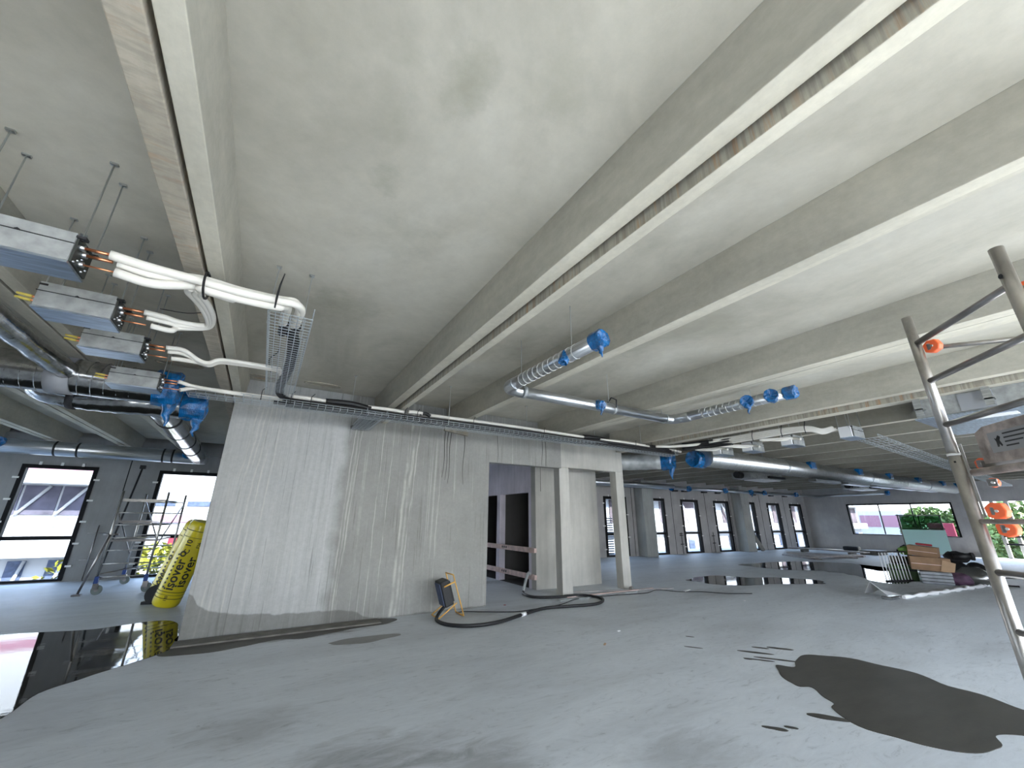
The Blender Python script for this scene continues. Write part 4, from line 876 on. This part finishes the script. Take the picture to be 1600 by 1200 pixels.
roll((-1.45, 11.25, .04), (-1.05, 11.0, 1.5), .215, 1.5, 'yellow printed insulation roll standing behind the nearer roll', [('isover', .15, .2, -.06), ('o', .18, .75, -.1), ('10', .12, 1.0, .02), ('B', .10, 1.28, -.05)], -1.65, 2)
o = empty('black_bin', (-1.42, 10.9, 0), 'round black tub on the floor behind the yellow rolls', 'tub')
MB().tube([(0, 0, .17), (.12, .0, .17)], .165, 22).build('tub_body', M['black'], o); MB().box((-.12, -.2, 0), (.1, .1, .05)).build('foot', M['black'], o)
c = MB().tube([(-.02, .0, .17), (-.01, .0, .17)], .11, 20).build('tub_face', M['dark'], o)
for ob in o.children: ob.rotation_euler = (0, 0, -1.9)

# ------------------------------------------------------------------ floor items by the core wall
o = MB().box((-.68, 7.22, 0), (1.95, 7.5, .025)).build('timber_board', M['wood_d'], None, .004); tag(o, 'long wet board lying on the floor along the foot of the core wall', 'board')
o = empty('work_lamp', (3.05, 7.2, 0), 'black floodlight on a yellow tube stand before the core wall', 'lamp')
Rm = Matrix.Rotation(-.32, 3, 'Y')
def LB_(mb, n, m_, b=0, par=None):
    ob = mb.build(n, m_, par or o, b)
    if par is None: ob.location = -o.location
    return ob
hd = LB_(MB().box((2.90, 7.05, .16), (3.06, 7.33, .58), Rm), 'lamp_head', M['black'], .02)
LB_(MB().box((2.885, 7.08, .19), (2.90, 7.30, .55), Rm, (2.98, 7.19, .37)), 'lamp_glass', M['b_glass'])
for k in range(6): LB_(MB().box((3.06, 7.08+.04*k, .20), (3.085, 7.09+.04*k, .54), Rm, (2.98, 7.19, .37)), 'cooling_fin', M['dark'])
for y in (7.02, 7.36):
    LB_(MB().tube([(3.06, y, .66), (3.29, y, .01)], .011, 8), 'stand_leg', M['lampy'])
    LB_(MB().tube([(3.15, y, .22), (2.84, y, .012)], .011, 8), 'stand_leg', M['lampy'])
    LB_(MB().tube([(2.90, y, .48), (3.10, y, .55)], .013, 8), 'yoke', M['lampy'])
LB_(MB().tube([(3.06, 7.02, .66), (3.06, 7.36, .66)], .011, 8), 'handle', M['lampy']); LB_(MB().tube([(2.84, 7.02, .012), (2.84, 7.36, .012)], .011, 8), 'crossbar', M['lampy']); LB_(MB().tube([(3.29, 7.02, .012), (3.29, 7.36, .012)], .011, 8), 'crossbar', M['lampy'])
hp = [(5.72, 8.62, .34), (5.66, 8.6, .38), (5.55, 8.55, .22), (5.42, 8.45, .03), (5.25, 8.15, .03), (5.25, 7.75, .03), (5.68, 7.52, .03), (6.24, 7.45, .03), (6.42, 7.06, .03), (6.25, 6.76, .03), (5.87, 6.58, .03), (5.31, 6.67, .03), (4.79, 6.75, .03), (4.18, 6.53, .03), (3.57, 6.28, .03), (3.11, 6.27, .03), (2.80, 6.50, .03), (2.74, 6.85, .03), (2.86, 7.12, .05), (3.0, 7.18, .16)]
o = MB().tube(spline(hp, 8), .027, 12).build('hose', M['black']); tag(o, 'thick black hose looping over the floor from the lift rail to the lamp', 'hose')
MB().tube([(4.12, 6.51, .03), (4.25, 6.56, .03)], .031, 12).build('hose_label', M['white'], o)
MB().tube(spline(hp[:4], 8), .03, 12).build('grey_end', M['cover'], o)['label'] = 'pale grey hose end'
o = MB().tube(spline([(3.3, 7.3, .012), (3.46, 7.30, .01), (3.77, 7.1, .01), (4.24, 6.85, .01), (4.6, 6.86, .01), (5.3, 6.95, .01), (6.03, 7.25, .01), (7.02, 7.18, .01), (7.8, 7.02, .01), (8.4, 7.2, .01), (8.63, 6.8, .01), (9.1, 6.5, .01), (9.4, 6.1, .01), (9.9, 5.8, .01)], 8), .008, 6).build('power_cable', M['black']); tag(o, 'thin black cable trailing over the floor from the lamp past the portal', 'cable')
for i, (a, b, lb) in enumerate((((5.55, 7.28), (7.75, 7.25), 'grey flat strip on the floor before the portal legs, nearest the camera'), ((5.9, 7.5), (8.5, 7.42), 'pale flat strip on the floor touching the portal feet'), ((6.4, 7.95), (8.9, 7.15), 'dull strip on the floor crossing under the portal'), ((8.75, 6.72), (9.1, 6.85), 'short bright metal strip at the end of the floor cable'))):
    v = Vector((b[0]-a[0], b[1]-a[1], 0)); o = MB().box((0, -.03, 0), (v.length, .03, .018)).build('floor_strip', (M['cover'], M['wood'], M['ply'], M['white'])[i], None, .003)
    o.location = (a[0], a[1], .001*i); o.rotation_euler = (0, 0, math.atan2(v.y, v.x)); tag(o, lb, 'strip')
o = MB().tube([(7.78, 7.45, .045), (7.88, 7.5, .045)], .045, 12).build('pipe_fitting', M['steel']); tag(o, 'small round metal fitting at the foot of the far portal leg', 'fitting')
# lift guard rails
for z0, z1, n, lb in ((.86, .80, .13, 'upper raw plank nailed across the lift openings'), (.27, .21, .11, 'lower raw plank nailed across the lift openings')):
    o = MB().box((5.82, 8.62, z0-.06), (5.85, 12.2, z0+.06)).build('guard_plank', M['wood'], None, .003)
    for k in range(3): MB().box((5.816, 9.9+.1*k, z0-.02), (5.8195, 9.95+.1*k, z0+.03)).build('pencil_mark', M['ink'], o)
    MB().box((5.80, 8.55, z0-.05), (5.87, 8.64, z0+.05)).build('batten', M['wood'], o); tag(o, lb, 'plank')
# litter
for i, (x, y, sx, rz, mt, lb) in enumerate(((4.25, 4.61, .10, .7, 'card2', 'thin brown splinter on the open floor before the hose'), (4.9, 5.0, .07, .2, 'white', 'white scrap on the open floor beyond the brown splinter'), (8.9, 5.4, .10, .4, 'white', 'crumpled white scrap on the floor below the small puddle'), (13.0, 4.6, .12, 1.0, 'white', 'pale scrap on the floor beside the foil-edged board'), (4.35, 7.45, .05, .1, 'red', 'small red brick chip at the foot of the core wall'))):
    o = MB().box((-sx/2, -sx*.14, 0), (sx/2, sx*.14, .012), Matrix.Rotation(.08, 3, 'Y')).build('scrap', M[mt], None, .003); o.location = (x, y, .006); o.rotation_euler = (0, 0, rz); tag(o, lb, 'scrap')

# ------------------------------------------------------------------ stacked boards on the floor
for i, (a, b, z, w_, lb) in enumerate((((25.5, 12.3), (24.8, 8.7), .14, .5, 'topmost long board of the floor stack before the end wall'), ((23.6, 11.6), (24.2, 8.6), .0, .5, 'middle long board of the floor stack before the end wall'), ((22.3, 11.0), (23.2, 8.5), .0, .55, 'lower long board of the floor stack, jutting toward the puddle'), ((21.9, 10.9), (20.7, 9.0), .0, .3, 'lowest loose board of the floor stack, nearest the puddle'), ((20.6, 9.35), (24.2, 8.75), .056, .25, 'board laid across the near ends of the floor stack'))):
    v = Vector((b[0]-a[0], b[1]-a[1], 0)); o = MB().box((0, -w_/2, 0), (v.length, w_/2, .055)).build('long_board', M['ply'], None, .006)
    o.location = (a[0], a[1], z); o.rotation_euler = (0, 0, math.atan2(v.y, v.x)); tag(o, lb, 'board', 'long boards stacked on the floor')
for i, (x, y) in enumerate(((24.9, 11.5), (24.6, 9.3))):
    o = MB().box((x-.05, y-.06, 0), (x+.6, y+.06, .14)).build('bearer', M['wood_d'], None, .005); tag(o, ('timber bearer under the far end of the board stack', 'timber bearer under the near end of the board stack')[i], 'timber')
o = MB().box((26.0, 8.6, .0), (26.9, 9.4, .2)).build('timber_offcut', M['wood_d'], None, .01); tag(o, 'dark offcut block lying past the board stack', 'timber')
o = MB().box((28.6, 10.4, 0), (29.1, 11.1, .22)).build('dark_bag', M['dark'], None, .06); tag(o, 'small dark bundle at the foot of the end wall', 'bag')

# ------------------------------------------------------------------ glazing trolley
AZ = -1.31
d = empty('glazing_trolley', (23.2, 6.1, 0), 'wheeled frame holding green-tinted glass panes before the wide end window', 'trolley', rz=AZ)
for x in (-.62, .62):
    MB().tube([(x, .2, .1), (x, .05, 1.85)], .025, 8).build('frame_post', M['steel_d'], d)
    MB().tube([(x, -.3, .12), (x, .5, .12)], .03, 8).build('frame_foot', M['steel_d'], d)
for z in (.14, 1.1, 1.3, 1.82): MB().bar((-.68, .12, z), (.68, .12, z), .02, 8).build('cross_rail', M['steel_d'], d)
MB().bar((0, .12, .14), (0, .1, 1.82), .02, 8).build('centre_post', M['steel_d'], d)
MB().box((-.60, -.1, .35), (.66, -.07, 1.26), Matrix.Rotation(-.1, 3, 'X')).build('glass_pane', M['glass_g'], d)
MB().box((-.58, -.02, .4), (.60, .01, 1.8), Matrix.Rotation(-.1, 3, 'X')).build('glass_pane', M['glass_d'], d)
MB().tube([(-.2, .05, .9), (.12, .05, .85), (.12, .05, .7), (-.15, .05, .72)], .015, 6).build('suction_grip', M['dark'], d)
for x in (-.6, .6): MB().disc_cyl((x, -.25, .06), (1, 0, 0), .06, .03, 14).build('wheel', M['black'], d); MB().disc_cyl((x, .45, .06), (1, 0, 0), .06, .03, 14).build('wheel', M['black'], d)

# ------------------------------------------------------------------ heap of site gear
d = empty('steel_grid', (15.18, 5.05, 0), 'upright steel grid of pale vertical bars at the edge of the gear heap', 'grid', rz=math.atan2(-.33, .84))
MB().bar((-.05, 0, .76), (.92, 0, .76), .018, 8).build('grid_rail', M['dark'], d); MB().bar((0, 0, .02), (.9, 0, .02), .02, 8).build('grid_rail', M['dark'], d)
for k in range(9): MB().bar((.03+.105*k, 0, .03), (.02+.105*k, .02, .76), .012, 8).build('bar', M['white'], d)
def face_box(name, c, sz, label, cat, mt, bev=.01, tilt=0, rz=None, group=None):
    o = MB().box((-sz[0]/2, -sz[1]/2, 0), (sz[0]/2, sz[1]/2, sz[2])).build(name, M[mt], None, bev)
    o.location = c; o.rotation_euler = (0, tilt, AZ if rz is None else rz); return tag(o, label, cat, group)
o = face_box('grey_case', (16.0, 4.2, .0), (.62, .5, .30), 'low grey plastic case at the bottom of the gear heap', 'case', 'greybox', .02)
for k in range(3): MB().box((-.31, -.256, .06+.08*k), (.31, -.25, .075+.08*k)).build('rib_line', M['dark'], o)
def carton(name, c, sz, label, tilt, rz, flap=True):
    o = face_box(name, c, sz, label, 'box', 'card', .004, tilt, rz)
    MB().box((-sz[0]/2+.02, -sz[1]/2-.006, sz[2]*.45), (sz[0]/2, -sz[1]/2-.002, sz[2]*.5)).build('tape_strip', M['wood'], o)
    if flap: MB().box((sz[0]/2-.2, -sz[1]/2-.02, -.02), (sz[0]/2+.05, -sz[1]/2-.006, sz[2]*.8), Matrix.Rotation(.25, 3, 'Y')).build('flap', M['card2'], o)
    return o
carton('cardboard_box', (16.2, 4.33, .31), (.80, .5, .34), 'large brown cardboard box with a loose pale flap, lower of the two on the heap', .05, AZ+.1)
carton('cardboard_box', (16.35, 4.42, .66), (.60, .42, .26), 'brown cardboard box on top of the large flapped box', .1, AZ-.15, False)
o = face_box('red_cloth', (16.35, 4.36, .94), (.34, .25, .05), 'dark red cloth lying on the topmost cardboard box', 'cloth', 'red', .02, .1)
o = face_box('green_case', (16.25, 4.95, 0), (.62, .4, .40), 'dark green tool case standing beside the steel grid', 'case', 'green', .02)
MB().box((-.31, -.21, .25), (.31, -.2, .29)).build('lid_seam', M['dark'], o); MB().tube([(-.1, 0, .40), (-.1, 0, .45), (.1, 0, .45), (.1, 0, .40)], .012, 6).build('handle', M['dark'], o)
o = face_box('green_case', (16.45, 5.0, .41), (.5, .34, .2), 'dark case on top of the green tool case', 'case', 'wood_d', .02)
o = empty('leaf_blower', (16.55, 4.85, .62), 'lime and black garden machine on top of the green cases', 'machine', rz=AZ)
b = MB().tube([(-.16, 0, .08), (-.12, 0, .12), (0, 0, .15), (.14, 0, .14), (.2, 0, .11)], [.04, .1, .13, .11, .05], 14).build('motor_housing', M['lime'], o)
MB().tube([(-.2, -.04, .08), (-.16, -.04, .08)], .09, 14).build('fan_guard', M['black'], o); MB().tube([(-.1, 0, .24), (0, 0, .3), (.12, 0, .25)], .015, 6).build('handle', M['black'], o)
def lump(name, c, r, label, cat, mt, seed, sq=1.0):
    b = bmesh.new(); bmesh.ops.create_icosphere(b, subdivisions=3, radius=1)
    for v in b.verts:
        n = 1+.22*noise.noise(v.co*2.1+Vector((seed, 0, 0)))+.09*noise.noise(v.co*6+Vector((0, seed, 0)))
        v.co = Vector((v.co.x*r[0]*n, v.co.y*r[1]*n, max(-r[2]*.8, v.co.z*r[2]*n)))
    for f in b.faces: f.smooth = True
    me = bpy.data.meshes.new(name); b.to_mesh(me); b.free(); me.materials.append(M[mt]); o = bpy.data.objects.new(name, me); COL.objects.link(o)
    o.location = (c[0], c[1], c[2]+r[2]*.8); return tag(o, label, cat)
lump('purple_bag', (16.1, 3.80, 0), (.22, .26, .17), 'dark purple bag on the floor beside the low grey case', 'bag', 'purple', 3)
o = lump('clear_sheeting', (16.4, 3.56, 0), (.26, .36, .25), 'crumpled clear plastic sheeting beside the purple bag', 'sheeting', 'film', 5)
lump('black_bag', (17.0, 4.0, 0), (.3, .34, .30), 'black bin bag behind the cardboard boxes', 'bag', 'black', 8)
lump('black_bag', (17.1, 3.95, .5), (.22, .26, .16), 'smaller black bag slumped on the black bin bag', 'bag', 'dark', 12)
o = MB().tube([(16.85, 3.95, .66), (17.0, 3.62, .68)], .085, 14).build('black_tube', M['black']); MB().tube([(16.99, 3.64, .68), (17.02, 3.58, .68)], .1, 14).build('rim', M['dark'], o); tag(o, 'short black tube sticking out over the bags', 'tube')
o = empty('round_lamp', (17.2, 3.62, 0), 'black round-headed lamp lying on the floor past the bags', 'lamp')
MB().tube([(0, 0, .27), (-.12, .04, .24), (-.2, .08, .2)], [.27, .2, .1], 22).build('lamp_head', M['black'], o); MB().tube([(.02, -.004, .27), (.03, -.006, .27)], .22, 20).build('lamp_glass', M['dark'], o)
MB().tube([(-.1, .0, .06), (.1, -.35, .02)], .02, 6).build('lamp_handle', M['black'], o)
o = MB().tube([(16.7, 3.75, .015), (16.9, 3.25, .015), (17.05, 2.95, .015)], .022, 6).build('black_bar', M['black']); tag(o, 'thin black bar on the floor beside the round lamp', 'bar')
o = MB().tube(spline([(17.2, 3.2, .01), (18.3, 3.6, .01), (19.2, 3.6, .01), (19.5, 3.2, .01), (18.6, 2.9, .01)], 6), .012, 6).build('floor_cable', M['dark']); tag(o, 'dark cable looping over the floor beyond the round lamp', 'cable')
o = empty('wrapped_board', (14.5, 3.88, 0), 'long board with a torn foil edge lying before the gear heap', 'board', rz=math.atan2(3.57-4.05, 16.7-12.3))
MB().box((-2.3, -.30, 0), (2.2, -.02, .035)).build('board', M['cover'], o, .004)
b = MB(); b.tube([(-2.3+.18*k, -.31+.02*math.sin(k*2.3), .04+.015*math.sin(k*3.1)) for k in range(26)], [.035+.018*math.sin(k*1.9) for k in range(26)], 8); b.build('foil_edge', M['white'], o)
b = MB(); b.quad([(-2.55, -.2, .02), (-2.15, -.25, .05), (-2.2, .15, .12), (-2.6, .1, .30)]).quad([(-2.6, .1, .30), (-2.2, .15, .12), (-2.15, .3, .04), (-2.4, .35, .03)]); f = b.build('torn_flap', M['white'], o); sdm = f.modifiers.new('s', 'SOLIDIFY'); sdm.thickness = .012
MB().box((-2.75, -.28, 0), (-2.35, -.1, .07)).build('foil_scrap', M['foil'], o, .02)

# ------------------------------------------------------------------ aluminium scaffold at the right
Bp = Vector((3.21, .62, 0)); Ap = Vector((2.715, .165, 0)); ba = (Ap-Bp).normalized(); pp = Vector((.677, -.736, 0))
d = empty('aluminium_scaffold', (3.0, .4, 0), 'aluminium scaffold frame with orange clips standing close to the camera', 'scaffold')
def zz(v, z): return (v.x, v.y, z)
for q, top in ((Bp, 2.785), (Ap, 2.80), (Bp+pp*1.8, 2.79), (Ap+pp*1.8, 2.79)):
    u = P(d, MB().tube([zz(q, .08), zz(q, 1.95)], .0285, 16), 'upright', M['steel'])
    P(d, MB().tube([zz(q, 1.93), zz(q, top)], .0255, 16), 'upper_upright', M['steel'])
    P(d, MB().tube([zz(q, 1.94), zz(q, 1.952)], .030, 16), 'collar', M['white'])
    P(d, MB().tube([zz(q, 0), zz(q, .08)], .045, 14), 'foot', M['dark'])
for off in (Vector((0, 0, 0)), pp*1.8):
    for z in (2.61, 2.37, 2.11, 1.36, 1.10, .84, .58, .32):
        P(d, MB().bar(zz(Bp+off+ba*.02, z), zz(Ap+off-ba*.02, z), .0165, 10), 'rung', M['steel_d'])
P(d, MB().bar(zz(Bp+pp*.06+ba*-.02, 2.585), zz(Bp+pp*1.75, 2.62), .014, 10), 'brace', M['steel'])
P(d, MB().bar(zz(Ap+pp*.06, 2.585), zz(Ap+pp*1.75, 2.62), .014, 10), 'brace', M['steel'])
P(d, MB().bar(zz(Bp+ba*.03+pp*.04, 1.845), zz(Ap+pp*.04, 1.845), .019, 10), 'rail', M['scruff'])
P(d, MB().bar(zz(Bp+ba*.03, 1.60), zz(Ap, 1.60), .012, 10), 'rail', M['scruff']); P(d, MB().box((0, -.02, -.022), (.64, .02, .022)), 'rail', M['scruff'])
rl_ = d.children[-1]; rl_.location = Vector(zz(Bp+ba*.03+pp*.05, 1.64))-d.location; rl_.rotation_euler = (0, 0, math.atan2(ba.y, ba.x))
# platform end with its rating plate
pf = MB().prism([(.07, .035), (.62, .035), (.62, .235), (.13, .225), (.07, .20)], 'y', -.02, .02).build('platform_end', M['scruff'], d, .004)
pf.location = Vector(zz(Bp+pp*.09, 1.845))-d.location; pf.rotation_euler = (0, 0, math.atan2(ba.y, ba.x))
lb_ = MB().box((.15, .0205, .085), (.45, .0215, .185)).build('rating_plate', M['label'], pf)
MB().box((.15, -.0215, .085), (.45, -.0205, .185)).build('rating_plate', M['label'], pf)
for sgn in (1, -1):
    for k, L_ in enumerate((.13, .15, .10, .07)):
        MB().box((.24, sgn*.022-.0004, .165-.02*k), (.24+L_, sgn*.022+.0004, .172-.02*k)).build('print_line', M['ink'], pf)
    MB().prism([(.19, .11), (.2, .11), (.205, .125), (.215, .11), (.222, .115), (.212, .14), (.222, .155), (.21, .165), (.195, .15), (.185, .155), (.192, .135)], 'y', sgn*.022-.0004, sgn*.022+.0004).build('emblem', M['ink'], pf)
dk = MB().box((.02, .0, .16), (1.72, .58, .2)).build('platform_deck', M['steel_d'], d); dk.location = Vector(zz(Bp+ba*.05+pp*.05, 1.70))-d.location; dk.rotation_euler = (0, 0, math.atan2(pp.y, pp.x)); dk.scale = (1, -1, 1)
def clip(q, z, k=1.0):
    c = Vector(zz(q, z)); b = MB()
    b.prism([(-.035*k, -.03*k), (.0, -.045*k), (.04*k, -.03*k), (.05*k, .0), (.035*k, .04*k), (-.01*k, .045*k), (-.04*k, .02*k)], 'y', -.022*k, .022*k)
    o_ = b.build('orange_clip', M['orange'], d, .006); o_.location = c-d.location; o_.rotation_euler = (0, 0, math.atan2(ba.y, ba.x)+.5)
    MB().tube([(.01, -.026, 0), (.01, .026, 0)], .007, 8).build('clip_bolt', M['steel'], o_)
    w = P(d, MB().box((c.x-.02, c.y-.02, z-.02), (c.x+.02, c.y+.02, z+.02)), 'coupler', M['steel_d'], .005)
clip(Bp+pp*.075, 2.585, .9); clip(Ap+pp*.07-ba*.03, 2.59, .9); clip(Bp+pp*.09+ba*.03, 1.89, .7); clip(Bp+pp*.09+ba*.05, 1.79, .55); clip(Bp+pp*.07+ba*.04, 1.65, .95); clip(Bp+pp*.08+ba*.05, 1.565, .9)
P(d, MB().tube([zz(Ap-pp*.0262-ba*.0, 2.655), zz(Ap-pp*.0268, 2.655)], .012, 8), 'bolt_hole', M['dark'])
P(d, MB().box((Bp.x-.031, Bp.y-.004, 1.9), (Bp.x-.028, Bp.y+.004, 1.91)), 'bolt_hole', M['dark'])
P(d, MB().box((Bp.x-.005, Bp.y-.04, 1.62), (Bp.x+.005, Bp.y-.03, 2.0)), 'latch_strip', M['steel'])
